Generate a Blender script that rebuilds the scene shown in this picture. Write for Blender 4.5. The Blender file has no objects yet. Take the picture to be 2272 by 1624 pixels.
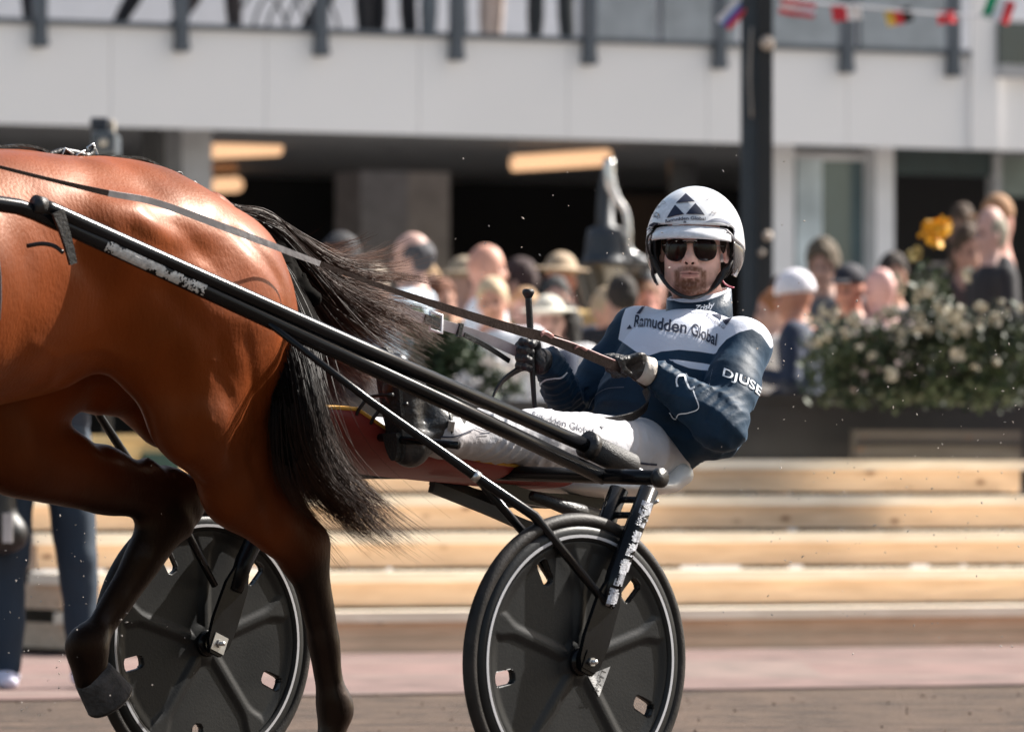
import bpy, bmesh, math, random
import numpy as np
from mathutils import Vector, Matrix
from mathutils.bvhtree import BVHTree
R = math.radians
random.seed(7); rng = np.random.default_rng(11)
sc = bpy.context.scene

# ---------------------------------------------------------------- camera, sky, sun, exposure
FD, CX, HY, CZ = 15000.0, 1136.0, 1090.0, 0.75      # focal length, centre, horizon row and height of the camera
cam = bpy.data.cameras.new('camera'); cam_o = bpy.data.objects.new('camera', cam)
sc.collection.objects.link(cam_o); sc.camera = cam_o
cam_o.location = (0, 0, CZ); cam_o.rotation_euler = (R(90), 0, 0)
cam.sensor_width = 36; cam.lens = FD / 2272 * 36
cam.shift_y = (HY - 811) / 2272; cam.shift_x = 0
cam.clip_start = 0.5; cam.clip_end = 2000
cam.dof.use_dof = True; cam.dof.focus_distance = 16.7; cam.dof.aperture_fstop = 5.8

SUN = Vector((0.66, 0.36, 0.68)).normalized()
elev = math.asin(SUN.z); azim = math.atan2(SUN.x, SUN.y)
w = bpy.data.worlds.new('World'); sc.world = w; w.use_nodes = True
nt = w.node_tree; nt.nodes.clear()
sky = nt.nodes.new('ShaderNodeTexSky'); sky.sky_type = 'NISHITA'; sky.sun_disc = False
sky.sun_elevation = elev; sky.sun_rotation = azim; sky.dust_density = 2.0; sky.ozone_density = 1.0
bg = nt.nodes.new('ShaderNodeBackground'); bg.inputs[1].default_value = 0.076
wo = nt.nodes.new('ShaderNodeOutputWorld')
wb = nt.nodes.new('ShaderNodeMix'); wb.data_type = 'RGBA'; wb.blend_type = 'MULTIPLY'; wb.inputs[0].default_value = 1; wb.inputs[7].default_value = (1.10, 1.0, .86, 1)
nt.links.new(sky.outputs[0], wb.inputs[6]); nt.links.new(wb.outputs[2], bg.inputs[0]); nt.links.new(bg.outputs[0], wo.inputs[0])
sun = bpy.data.lights.new('sun', 'SUN'); sun.energy = 5.0; sun.angle = R(0.5); sun.color = (1.0, 0.95, 0.88)
sun_o = bpy.data.objects.new('sun', sun); sc.collection.objects.link(sun_o)
sun_o.rotation_euler = SUN.to_track_quat('Z', 'Y').to_euler()
sc.view_settings.view_transform = 'Standard'; sc.view_settings.look = 'None'
sc.view_settings.exposure = 1.4; sc.view_settings.gamma = 1.0

# ---------------------------------------------------------------- frames
O_ = np.array([-0.3136, 16.478, 0.0]); F_ = np.array([-0.745, -0.667, 0]); L_ = np.array([0.667, -0.745, 0]); Z_ = np.array([0, 0, 1.0])
def W(p):                       # driving frame (forward, left, up) -> world
    p = np.asarray(p, float)
    return O_ + p[..., 0:1] * F_ + p[..., 1:2] * L_ + p[..., 2:3] * Z_
def pl(x, y, l):                # point of the driving frame seen at picture x, y in the plane left = l
    t = (x - CX) / FD
    f = (t * (O_[1] + L_[1] * l) - (O_[0] + L_[0] * l)) / (F_[0] - t * F_[1])
    Y = O_[1] + F_[1] * f + L_[1] * l
    return np.array([f, l, CZ + (HY - y) * Y / FD])
def PW(x, y, Y): return np.array([(x - CX) / FD * Y, Y, CZ + (HY - y) * Y / FD])
def to_px(p):
    p = np.asarray(p, float)
    return np.stack([CX + FD * p[..., 0] / p[..., 1], HY - FD * (p[..., 2] - CZ) / p[..., 1]], -1)

# ---------------------------------------------------------------- objects
ORG = {}
def tag(o, label=None, cat=None, group=None, kind=None):
    for k, v in (('label', label), ('category', cat), ('group', group), ('kind', kind)):
        if v: o[k] = v
    return o
def top(name, label, cat, loc, group=None):
    o = bpy.data.objects.new(name, None); sc.collection.objects.link(o); o.location = loc
    o.empty_display_size = 0.1; ORG[o.name] = np.array(loc, float)
    return tag(o, label, cat, group)
def mesh(name, V, Fc, mat=None, smooth=True, attrs=None):
    V = np.asarray(V, float); me = bpy.data.meshes.new(name)
    if isinstance(Fc, np.ndarray) and Fc.ndim == 2:
        n, k = Fc.shape
        me.vertices.add(len(V)); me.vertices.foreach_set('co', V.astype(np.float32).ravel())
        me.loops.add(n * k); me.loops.foreach_set('vertex_index', Fc.astype(np.int32).ravel())
        me.polygons.add(n); me.polygons.foreach_set('loop_start', (np.arange(n) * k).astype(np.int32))
        me.update(calc_edges=True); me.validate()
    else:
        me.from_pydata([tuple(v) for v in V], [], [tuple(int(i) for i in f) for f in Fc]); me.update()
    me.polygons.foreach_set('use_smooth', [smooth] * len(me.polygons))
    for an, av in (attrs or {}).items():
        a = me.attributes.new(an, 'FLOAT', 'POINT'); a.data.foreach_set('value', np.asarray(av, np.float32))
    if mat: me.materials.append(mat)
    return me
def mk(name, V, Fc, mat, parent=None, smooth=True, attrs=None, loc=None):
    V = np.asarray(V, float)
    org = ORG[parent.name] if parent else (np.zeros(3) if loc is None else np.asarray(loc, float))
    o = bpy.data.objects.new(name, mesh(name, V - org, Fc, mat, smooth, attrs)); sc.collection.objects.link(o)
    if parent: o.parent = parent
    elif loc is not None: o.location = loc
    ORG[o.name] = org
    return o
class MB:                       # collects pieces of one part
    def __init__(s): s.V = []; s.F = []; s.n = 0
    def add(s, V, Fc):
        V = np.asarray(V, float); s.V.append(V); s.F += [tuple(int(i) + s.n for i in f) for f in Fc]; s.n += len(V); return s
    def build(s, name, mat, parent=None, smooth=False, **k): return mk(name, np.concatenate(s.V), s.F, mat, parent, smooth, **k)
BOXF = [(0, 1, 3, 2), (4, 6, 7, 5), (0, 4, 5, 1), (2, 3, 7, 6), (0, 2, 6, 4), (1, 5, 7, 3)]
def nrm(v): v = np.asarray(v, float); return v / max(np.linalg.norm(v), 1e-9)
def box(c, ax, ay, az):         # centre and three half axes
    c, ax, ay, az = map(np.asarray, (c, ax, ay, az))
    return [c + i * ax + j * ay + k * az for i in (-1, 1) for j in (-1, 1) for k in (-1, 1)], BOXF
def catmull(P, n=8):
    P = np.asarray(P, float)
    if len(P) < 3: return np.array([P[0] + (P[-1] - P[0]) * t for t in np.linspace(0, 1, n + 1)])
    Q = np.vstack([2 * P[0] - P[1], P, 2 * P[-1] - P[-2]]); out = []
    for i in range(len(P) - 1):
        a, b, c, d = Q[i:i + 4]
        for t in np.linspace(0, 1, n, endpoint=False):
            out.append(0.5 * (2 * b + (c - a) * t + (2 * a - 5 * b + 4 * c - d) * t * t + (3 * b - a - 3 * c + d) * t ** 3))
    out.append(P[-1]); return np.array(out)
def frames(P):
    T = np.gradient(P, axis=0); T /= np.maximum(np.linalg.norm(T, axis=1, keepdims=True), 1e-9)
    u = np.cross(T[0], [0, 0, 1.0])
    if np.linalg.norm(u) < 0.1: u = np.cross(T[0], [1.0, 0, 0])
    u = nrm(u); U = []
    for t in T:
        u = nrm(u - t * np.dot(u, t)); U.append(u)
    U = np.array(U); return T, U, np.cross(T, U)
def tube(P, r, n=14, smooth_n=0, closed_ring=False):
    P = np.asarray(P, float); rr = np.atleast_1d(np.asarray(r, float))
    if smooth_n:
        k = len(P); P2 = catmull(P, smooth_n)
        if len(rr) == k: rr = np.interp(np.linspace(0, 1, len(P2)), np.linspace(0, 1, k), rr)
        P = P2
    rr = np.full(len(P), rr[0]) if len(rr) != len(P) else rr
    T, U, B = frames(P); a = np.linspace(0, 2 * np.pi, n, endpoint=False)
    V = (P[:, None] + rr[:, None, None] * (np.cos(a)[None, :, None] * U[:, None] + np.sin(a)[None, :, None] * B[:, None])).reshape(-1, 3)
    m = len(P); Fc = []
    for i in range(m if closed_ring else m - 1):
        i2 = (i + 1) % m
        for j in range(n):
            j2 = (j + 1) % n; Fc.append((i * n + j, i * n + j2, i2 * n + j2, i2 * n + j))
    if not closed_ring: Fc += [tuple(range(n))[::-1], tuple((m - 1) * n + j for j in range(n))]
    return V, Fc
def strap(P, wd, th, side, smooth_n=6):   # flat belt: width along side (vector or list), thickness across
    P = np.asarray(P, float); S = np.asarray(side, float)
    if S.ndim == 1: S = np.tile(S, (len(P), 1))
    k = len(P); wdv = np.atleast_1d(wd) * np.ones(k)
    if smooth_n:
        P2 = catmull(P, smooth_n); x = np.linspace(0, 1, k); X = np.linspace(0, 1, len(P2))
        S = np.stack([np.interp(X, x, S[:, i]) for i in range(3)], 1); wdv = np.interp(X, x, wdv); P = P2
    T = np.gradient(P, axis=0); V = []
    for p, t, s, w_ in zip(P, T, S, wdv):
        t = nrm(t); s = nrm(s - t * np.dot(s, t)); n_ = np.cross(t, s)
        V += [p + s * w_ / 2 + n_ * th / 2, p - s * w_ / 2 + n_ * th / 2, p - s * w_ / 2 - n_ * th / 2, p + s * w_ / 2 - n_ * th / 2]
    m = len(P); Fc = [(i * 4 + j, i * 4 + (j + 1) % 4, i * 4 + 4 + (j + 1) % 4, i * 4 + 4 + j) for i in range(m - 1) for j in range(4)]
    return V, Fc + [(3, 2, 1, 0), tuple((m - 1) * 4 + j for j in range(4))]
def loft(rings, caps=True, close=True):
    n = len(rings[0]); V = np.concatenate([np.asarray(r_, float) for r_ in rings]); Fc = []
    for i in range(len(rings) - 1):
        for j in range(n if close else n - 1):
            j2 = (j + 1) % n; Fc.append((i * n + j, i * n + j2, (i + 1) * n + j2, (i + 1) * n + j))
    if caps: Fc += [tuple(range(n))[::-1], tuple((len(rings) - 1) * n + j for j in range(n))]
    return V, Fc
def ring(c, u, v, r, n=20, a0=0): return [np.asarray(c) + r * (math.cos(a0 + 2 * math.pi * i / n) * np.asarray(u) + math.sin(a0 + 2 * math.pi * i / n) * np.asarray(v)) for i in range(n)]

# ---------------------------------------------------------------- value noise in numpy
NT = rng.random((32, 32, 32)).astype(np.float32)
def vn(x, y, z):
    xi, yi, zi = np.floor(x).astype(int), np.floor(y).astype(int), np.floor(z).astype(int)
    fx, fy, fz = x - xi, y - yi, z - zi
    fx, fy, fz = [q * q * (3 - 2 * q) for q in (fx, fy, fz)]
    g = lambda a, b, c: NT[(xi + a) % 32, (yi + b) % 32, (zi + c) % 32]
    l = lambda a, b, t: a + (b - a) * t
    return l(l(l(g(0,0,0), g(1,0,0), fx), l(g(0,1,0), g(1,1,0), fx), fy), l(l(g(0,0,1), g(1,0,1), fx), l(g(0,1,1), g(1,1,1), fx), fy), fz) * 2 - 1

# ---------------------------------------------------------------- smooth bodies: distance field + surface nets
class Field:
    def __init__(s, lo, hi, h):
        s.lo = np.array(lo, float); s.h = h
        s.ax = [np.arange(lo[i], hi[i] + h, h).astype(np.float32) for i in range(3)]
        s.v = np.full([len(a) for a in s.ax], 0.5, np.float32)
    def block(s, lo, hi):
        sl = []
        for i in range(3):
            a = max(0, int((lo[i] - s.lo[i]) / s.h)); b = min(len(s.ax[i]), int((hi[i] - s.lo[i]) / s.h) + 2)
            if b <= a: return None, None
            sl.append(slice(a, b))
        return tuple(sl), np.meshgrid(*[s.ax[i][sl[i]] for i in range(3)], indexing='ij')
    def put(s, fn, lo, hi, k, mode='add'):
        m = max(k, s.h) + 3 * s.h
        sl, G = s.block(np.array(lo) - m, np.array(hi) + m)
        if sl is None: return s
        d = fn(*G).astype(np.float32); a = s.v[sl]
        if mode == 'add':
            hh = np.maximum(k - np.abs(a - d), 0) / max(k, 1e-6); s.v[sl] = np.minimum(a, d) - hh * hh * k * 0.25
        else:
            d = -d; hh = np.maximum(k - np.abs(a - d), 0) / max(k, 1e-6); s.v[sl] = np.maximum(a, d) + hh * hh * k * 0.25
        return s
    def cap(s, a, b, ra, rb=None, k=0.03, sc_=(1, 1, 1), mode='add'):
        rb = ra if rb is None else rb; q = np.array(sc_, float); A = np.array(a, float) / q; B = np.array(b, float) / q
        d_ = B - A; L2 = max(float(d_ @ d_), 1e-9); ms = float(min(q))
        def fn(x, y, z):
            x, y, z = x / q[0] - A[0], y / q[1] - A[1], z / q[2] - A[2]
            t = np.clip((x * d_[0] + y * d_[1] + z * d_[2]) / L2, 0, 1)
            return (np.sqrt((x - t * d_[0]) ** 2 + (y - t * d_[1]) ** 2 + (z - t * d_[2]) ** 2) - (ra + (rb - ra) * t)) * ms
        r_ = max(ra, rb) * q
        return s.put(fn, np.minimum(a, b) - r_, np.maximum(a, b) + r_, k, mode)
    def ell(s, c, r, k=0.03, rot=None, mode='add'):
        c = np.array(c, float); r = np.array(r, float)
        def fn(x, y, z):
            x, y, z = x - c[0], y - c[1], z - c[2]
            if rot is not None:
                x, y, z = [rot[0][i] * x + rot[1][i] * y + rot[2][i] * z for i in range(3)]
            k0 = np.sqrt((x / r[0]) ** 2 + (y / r[1]) ** 2 + (z / r[2]) ** 2)
            k1 = np.sqrt((x / r[0] ** 2) ** 2 + (y / r[1] ** 2) ** 2 + (z / r[2] ** 2) ** 2)
            return k0 * (k0 - 1) / np.maximum(k1, 1e-4)
        e = max(r) if rot is not None else r
        return s.put(fn, c - e, c + e, k, mode)
    def disp(s, fn):
        G = np.meshgrid(*s.ax, indexing='ij'); m = np.abs(s.v) < 0.05
        s.v[m] += fn(G[0][m], G[1][m], G[2][m]).astype(np.float32); return s
    def nets(s):
        v = s.v; sg = v < 0; nx, ny, nz = v.shape
        cnt = np.zeros((nx - 1, ny - 1, nz - 1), np.int8)
        for i in (0, 1):
            for j in (0, 1):
                for k in (0, 1): cnt += sg[i:nx - 1 + i, j:ny - 1 + j, k:nz - 1 + k]
        act = (cnt > 0) & (cnt < 8); I = np.argwhere(act); idx = np.full(act.shape, -1, np.int64); idx[act] = np.arange(len(I))
        acc = np.zeros((len(I), 3)); n = np.zeros(len(I)); cs = [(i, j, k) for i in (0, 1) for j in (0, 1) for k in (0, 1)]
        for a in cs:
            for ax in range(3):
                if a[ax]: continue
                b = list(a); b[ax] = 1
                va = v[I[:, 0] + a[0], I[:, 1] + a[1], I[:, 2] + a[2]]; vb = v[I[:, 0] + b[0], I[:, 1] + b[1], I[:, 2] + b[2]]
                m = (va < 0) != (vb < 0); t = np.where(m, va / np.where(m, va - vb, 1), 0)
                p = np.tile(np.array(a, float), (len(I), 1)); p[:, ax] += t
                acc[m] += p[m]; n[m] += 1
        V = s.lo + (I + acc / n[:, None]) * s.h
        Q = []
        for ax in range(3):
            o1, o2 = [(1, 2), (2, 0), (0, 1)][ax]
            sl0 = [slice(1, -1)] * 3; sl0[ax] = slice(0, -1); sl1 = list(sl0); sl1[ax] = slice(1, None)
            s0 = sg[tuple(sl0)]; s1 = sg[tuple(sl1)]
            for flip, m in ((False, s0 & ~s1), (True, ~s0 & s1)):
                J = np.argwhere(m)
                if not len(J): continue
                off = np.ones(3, int); off[ax] = 0; J = J + off
                e1 = np.zeros(3, int); e1[o1] = 1; e2 = np.zeros(3, int); e2[o2] = 1
                g = lambda K: idx[K[:, 0], K[:, 1], K[:, 2]]
                q = np.stack([g(J - e1 - e2), g(J - e2), g(J), g(J - e1)], 1)
                Q.append(q[:, ::-1] if flip else q)
        Q = np.concatenate(Q); Q = Q[(Q >= 0).all(1)]
        return V, Q
def relax(V, Q, it=2, lam=0.5):
    for _ in range(it):
        A = np.zeros_like(V); c = np.zeros(len(V))
        for i in range(4):
            j = Q[:, (i + 1) % 4]; np.add.at(A, Q[:, i], V[j]); np.add.at(c, Q[:, i], 1)
            np.add.at(A, j, V[Q[:, i]]); np.add.at(c, j, 1)
        V = V + lam * (A / np.maximum(c, 1)[:, None] - V)
    return V

# ---------------------------------------------------------------- materials
def MAT(name, col, rough=0.6, metal=0.0, var=0.15, vs=6.0, bump=0.1, bs=60.0, coat=0.0, spec=0.5, stretch=None, col2=None, emit=None, detail=6, attr=None, acol=None, athr=(0.4, 0.6), sheen=0.0, stint=None, spt=None, alpha=None, transmission=0.0):
    m = bpy.data.materials.new(name); m.use_nodes = True; t = m.node_tree; N = t.nodes; Lk = t.links; b = N['Principled BSDF']
    tc = N.new('ShaderNodeTexCoord'); mp = N.new('ShaderNodeMapping'); Lk.new(tc.outputs['Object'], mp.inputs[0])
    if stretch: mp.inputs['Scale'].default_value = stretch
    n1 = N.new('ShaderNodeTexNoise'); n1.inputs['Scale'].default_value = vs; n1.inputs['Detail'].default_value = detail; Lk.new(mp.outputs[0], n1.inputs[0])
    cr = N.new('ShaderNodeValToRGB'); Lk.new(n1.outputs[0], cr.inputs[0])
    c = np.array(col[:3]); c2 = np.array(col2[:3]) if col2 is not None else np.clip(c * (1 + var), 0, 1); c1 = c * (1 - var)
    cr.color_ramp.elements[0].position = 0.32; cr.color_ramp.elements[1].position = 0.68
    cr.color_ramp.elements[0].color = (*c1, 1); cr.color_ramp.elements[1].color = (*c2, 1)
    out = cr.outputs[0]
    if attr:
        for an, ac in zip(attr, acol):
            at = N.new('ShaderNodeAttribute'); at.attribute_name = an
            mr = N.new('ShaderNodeMapRange'); mr.inputs[1].default_value, mr.inputs[2].default_value = athr; Lk.new(at.outputs['Fac'], mr.inputs[0])
            mx = N.new('ShaderNodeMix'); mx.data_type = 'RGBA'; Lk.new(mr.outputs[0], mx.inputs[0]); Lk.new(out, mx.inputs[6]); mx.inputs[7].default_value = (*ac, 1); out = mx.outputs[2]
    Lk.new(out, b.inputs['Base Color'])
    b.inputs['Metallic'].default_value = metal; b.inputs['Specular IOR Level'].default_value = spec
    b.inputs['Coat Weight'].default_value = coat; b.inputs['Coat Roughness'].default_value = 0.08
    b.inputs['Sheen Weight'].default_value = sheen; b.inputs['Transmission Weight'].default_value = transmission
    r = N.new('ShaderNodeMapRange'); r.inputs[3].default_value = max(0, rough - 0.08); r.inputs[4].default_value = min(1, rough + 0.1)
    Lk.new(n1.outputs[0], r.inputs[0]); Lk.new(r.outputs[0], b.inputs['Roughness'])
    if bump:
        n2 = N.new('ShaderNodeTexNoise'); n2.inputs['Scale'].default_value = bs; n2.inputs['Detail'].default_value = 4; Lk.new(mp.outputs[0], n2.inputs[0])
        bp = N.new('ShaderNodeBump'); bp.inputs['Strength'].default_value = bump; bp.inputs['Distance'].default_value = 0.01
        Lk.new(n2.outputs[0], bp.inputs['Height']); Lk.new(bp.outputs[0], b.inputs['Normal'])
    if stint: b.inputs['Sheen Tint'].default_value = (*stint, 1); b.inputs['Sheen Roughness'].default_value = .35
    if spt: b.inputs['Specular Tint'].default_value = (*spt, 1)
    if emit: b.inputs['Emission Color'].default_value = (*emit[:3], 1); b.inputs['Emission Strength'].default_value = emit[3]
    return m
black = MAT('black_enamel', (0.006, 0.0065, 0.008), 0.22, var=0.4, bump=0.02, bs=200, spec=0.22)
steel = MAT('bare_steel', (0.5, 0.5, 0.5), 0.35, 0.9, bump=0.05)
leather = MAT('black_leather', (0.009, 0.0085, 0.009), 0.42, var=0.4, vs=40, bump=0.25, bs=150)
white_paint = MAT('worn_white_paint', (0.7, 0.7, 0.7), 0.5, var=0.1, vs=60, bump=0.2)
navy_ink = MAT('navy_print', (0.008, 0.014, 0.04), 0.6, var=0.1, bump=0)
white_ink = MAT('white_print', (0.75, 0.78, 0.82), 0.6, var=0.05, bump=0)

# ---------------------------------------------------------------- printing on a surface: shapes follow the cloth or shell they lie on
def bvh_of(objs):
    V = []; Fc = []
    for o in objs:
        me = o.data; n = len(V); org = ORG[o.name] if o.name in ORG else np.zeros(3)
        V += [tuple(np.array(v.co) + org) for v in me.vertices]; Fc += [tuple(i + n for i in p.vertices) for p in me.polygons]
    return BVHTree.FromPolygons(V, Fc)
CAM = Vector((0, 0, CZ))
def decal(name, pts2, faces, bv, mat, parent, off=0.0018):
    V = []; ok = []
    for x, y in pts2:
        d = Vector(((x - CX) / FD, 1, (HY - y) / FD)).normalized(); h = bv.ray_cast(CAM, d)
        if h[0] is None: V.append((0, 0, 0)); ok.append(False)
        else:
            n = h[1] if h[1].dot(d) < 0 else -h[1]
            V.append(tuple(h[0] + n * off - d * off * 0.5)); ok.append(True)
    Fc = []
    for f in faces:
        if all(ok[i] for i in f):
            q = np.array([V[i] for i in f])
            if (q.max(0) - q.min(0)).max() < 0.06: Fc.append(f)
    if Fc: return mk(name, V, Fc, mat, parent, False)
def flat_grid(poly, step=4):    # triangulated polygon with inner points
    bm = bmesh.new(); vs = [bm.verts.new((p[0], p[1], 0)) for p in poly]
    f = bm.faces.new(vs); bmesh.ops.triangulate(bm, faces=[f])
    for _ in range(6):
        es = [e for e in bm.edges if e.calc_length() > step]
        if not es: break
        bmesh.ops.subdivide_edges(bm, edges=es, cuts=1); bmesh.ops.triangulate(bm, faces=bm.faces[:])
    bm.verts.ensure_lookup_table(); P = [(v.co.x, v.co.y) for v in bm.verts]; Fc = [tuple(v.index for v in f.verts) for f in bm.faces]
    bm.free(); return P, Fc
def line_poly(pts, wd, n=6):
    P = catmull(np.array([(x, y, 0) for x, y in pts], float), n)[:, :2]; T = np.gradient(P, axis=0); T /= np.linalg.norm(T, axis=1, keepdims=True)
    Nn = np.stack([-T[:, 1], T[:, 0]], 1); V = np.concatenate([P + Nn * wd / 2, P - Nn * wd / 2]); m = len(P)
    return [tuple(v) for v in V], [(i, i + 1, m + i + 1, m + i) for i in range(m - 1)]
def text2d(s, shear=0.0, bold=0.0, step=0.12):   # glyphs with height about 1, x from 0 to 1 of the run
    cu = bpy.data.curves.new('lettering', 'FONT'); cu.body = s; cu.size = 1; cu.shear = shear; cu.offset = bold
    o = bpy.data.objects.new('lettering', cu); sc.collection.objects.link(o)
    bpy.context.view_layer.update(); me = o.evaluated_get(bpy.context.evaluated_depsgraph_get()).to_mesh()
    bm = bmesh.new(); bm.from_mesh(me); bmesh.ops.triangulate(bm, faces=bm.faces[:])
    for _ in range(3):
        es = [e for e in bm.edges if e.calc_length() > step]
        if not es: break
        bmesh.ops.subdivide_edges(bm, edges=es, cuts=1); bmesh.ops.triangulate(bm, faces=bm.faces[:])
    bm.verts.ensure_lookup_table(); P = np.array([(v.co.x, v.co.y) for v in bm.verts]); Fc = [tuple(v.index for v in f.verts) for f in bm.faces]; bm.free()
    bpy.data.objects.remove(o); bpy.data.curves.remove(cu)
    P[:, 0] -= P[:, 0].min(); P[:, 0] /= P[:, 0].max(); return P, Fc
def text_on(name, s, base, height, bv, mat, parent, shear=0, up=None, bold=0.0, off=0.0018):
    P, Fc = text2d(s, shear, bold); B = catmull(np.array([(x, y, 0) for x, y in base], float), 12)[:, :2]
    u = np.linspace(0, 1, len(B)); bx_ = np.interp(P[:, 0], u, B[:, 0]); by_ = np.interp(P[:, 0], u, B[:, 1])
    T = np.gradient(B, axis=0); tx = np.interp(P[:, 0], u, T[:, 0]); ty = np.interp(P[:, 0], u, T[:, 1]); q = np.hypot(tx, ty)
    if up is None: ux, uy = ty / q, -tx / q
    else: ux, uy = up[0], up[1]
    return decal(name, list(zip(bx_ + ux * P[:, 1] * height, by_ + uy * P[:, 1] * height)), Fc, bv, mat, parent, off)
def inpoly_sd(P, poly):         # signed distance in picture units, positive inside
    poly = np.array(poly, float); d = np.full(len(P), 1e9); ins = np.zeros(len(P), bool)
    for i in range(len(poly)):
        a, b = poly[i], poly[(i + 1) % len(poly)]; e = b - a; w_ = P - a
        t = np.clip((w_ @ e) / max(e @ e, 1e-9), 0, 1); d = np.minimum(d, np.linalg.norm(w_ - t[:, None] * e, axis=1))
        c = ((a[1] > P[:, 1]) != (b[1] > P[:, 1])); xx = a[0] + (P[:, 1] - a[1]) * e[0] / (e[1] if abs(e[1]) > 1e-9 else 1e-9)
        ins ^= c & (P[:, 0] < xx)
    return np.where(ins, d, -d)
# ================================================================ the setting
AX = np.array([math.cos(R(26.8)), math.sin(R(26.8)), 0]); BK = np.array([-AX[1], AX[0], 0])     # along the steps and the stand, and away from the camera
def BS(x, n, Y0):               # distance along the frontage of picture column x, n behind the front line
    t = (x - CX) / FD; return (t * (Y0 + n * BK[1]) - n * BK[0]) / (AX[0] - t * AX[1])
def BP(s, n, z, Y0): return np.array([0, Y0, 0]) + s * AX + n * BK + np.array([0, 0, z])
def bbox(s0, s1, n0, n1, z0, z1, Y0):
    c = (BP(s0, n0, z0, Y0) + BP(s1, n1, z1, Y0)) / 2; return box(c, AX * (s1 - s0) / 2, BK * (n1 - n0) / 2, np.array([0, 0, (z1 - z0) / 2]))
YD, YB = 31.5, 50.0
# ground: brown track sand, red brick paving before the steps
def groundmat():
    m = bpy.data.materials.new('track_sand'); m.use_nodes = True; t = m.node_tree; N = t.nodes; Lk = t.links; b = N['Principled BSDF']
    tc = N.new('ShaderNodeTexCoord'); mp = N.new('ShaderNodeMapping'); mp.inputs['Scale'].default_value = (1, 1.1, 1); Lk.new(tc.outputs['Object'], mp.inputs[0])
    a = N.new('ShaderNodeTexNoise'); a.inputs['Scale'].default_value = 2.6; a.inputs['Detail'].default_value = 14; a.inputs['Roughness'].default_value = .9; Lk.new(mp.outputs[0], a.inputs[0])
    c = N.new('ShaderNodeValToRGB'); Lk.new(a.outputs[0], c.inputs[0]); c.color_ramp.elements[0].position = .40; c.color_ramp.elements[1].position = .56
    c.color_ramp.elements[0].color = (.022, .014, .010, 1); c.color_ramp.elements[1].color = (.190, .122, .084, 1); Lk.new(c.outputs[0], b.inputs['Base Color'])
    b.inputs['Roughness'].default_value = .95
    d = N.new('ShaderNodeBump'); d.inputs['Strength'].default_value = 1.0; d.inputs['Distance'].default_value = .08; Lk.new(a.outputs[0], d.inputs['Height']); Lk.new(d.outputs[0], b.inputs['Normal'])
    return m
g = mk('ground', [(-400, -60, 0), (400, -60, 0), (400, 900, 0), (-400, 900, 0)], [(0, 1, 2, 3)], groundmat(), None, False); tag(g, kind='structure')
pav = MAT('red_brick_paving', (.145, .092, .082), .9, var=.6, vs=4, bump=.5, bs=30)
N = pav.node_tree.nodes; brk = N.new('ShaderNodeTexBrick'); brk.inputs['Scale'].default_value = 4.5; brk.inputs['Color1'].default_value = (.19, .105, .09, 1); brk.inputs['Color2'].default_value = (.10, .058, .05, 1); brk.inputs['Mortar'].default_value = (.15, .12, .10, 1)
mx = N.new('ShaderNodeMix'); mx.data_type = 'RGBA'; mx.inputs[0].default_value = .4; old = N['Principled BSDF'].inputs['Base Color'].links[0].from_socket
pav.node_tree.links.new(old, mx.inputs[6]); pav.node_tree.links.new(brk.outputs[0], mx.inputs[7]); pav.node_tree.links.new(mx.outputs[2], N['Principled BSDF'].inputs['Base Color'])
V, Fc = bbox(-40, 40, -5.7, 1.5, .0, .008, YD); o = mk('pavement', V, Fc, pav, None, False); tag(o, kind='structure')
# terrace behind the steps
V, Fc = bbox(-40, 40, 3.2, 40, .0, .25, YD); o = mk('terrace_pavement', V, Fc, MAT('grey_paving', (.25, .24, .23), .9, bump=.3), None, False); tag(o, kind='structure')

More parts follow.
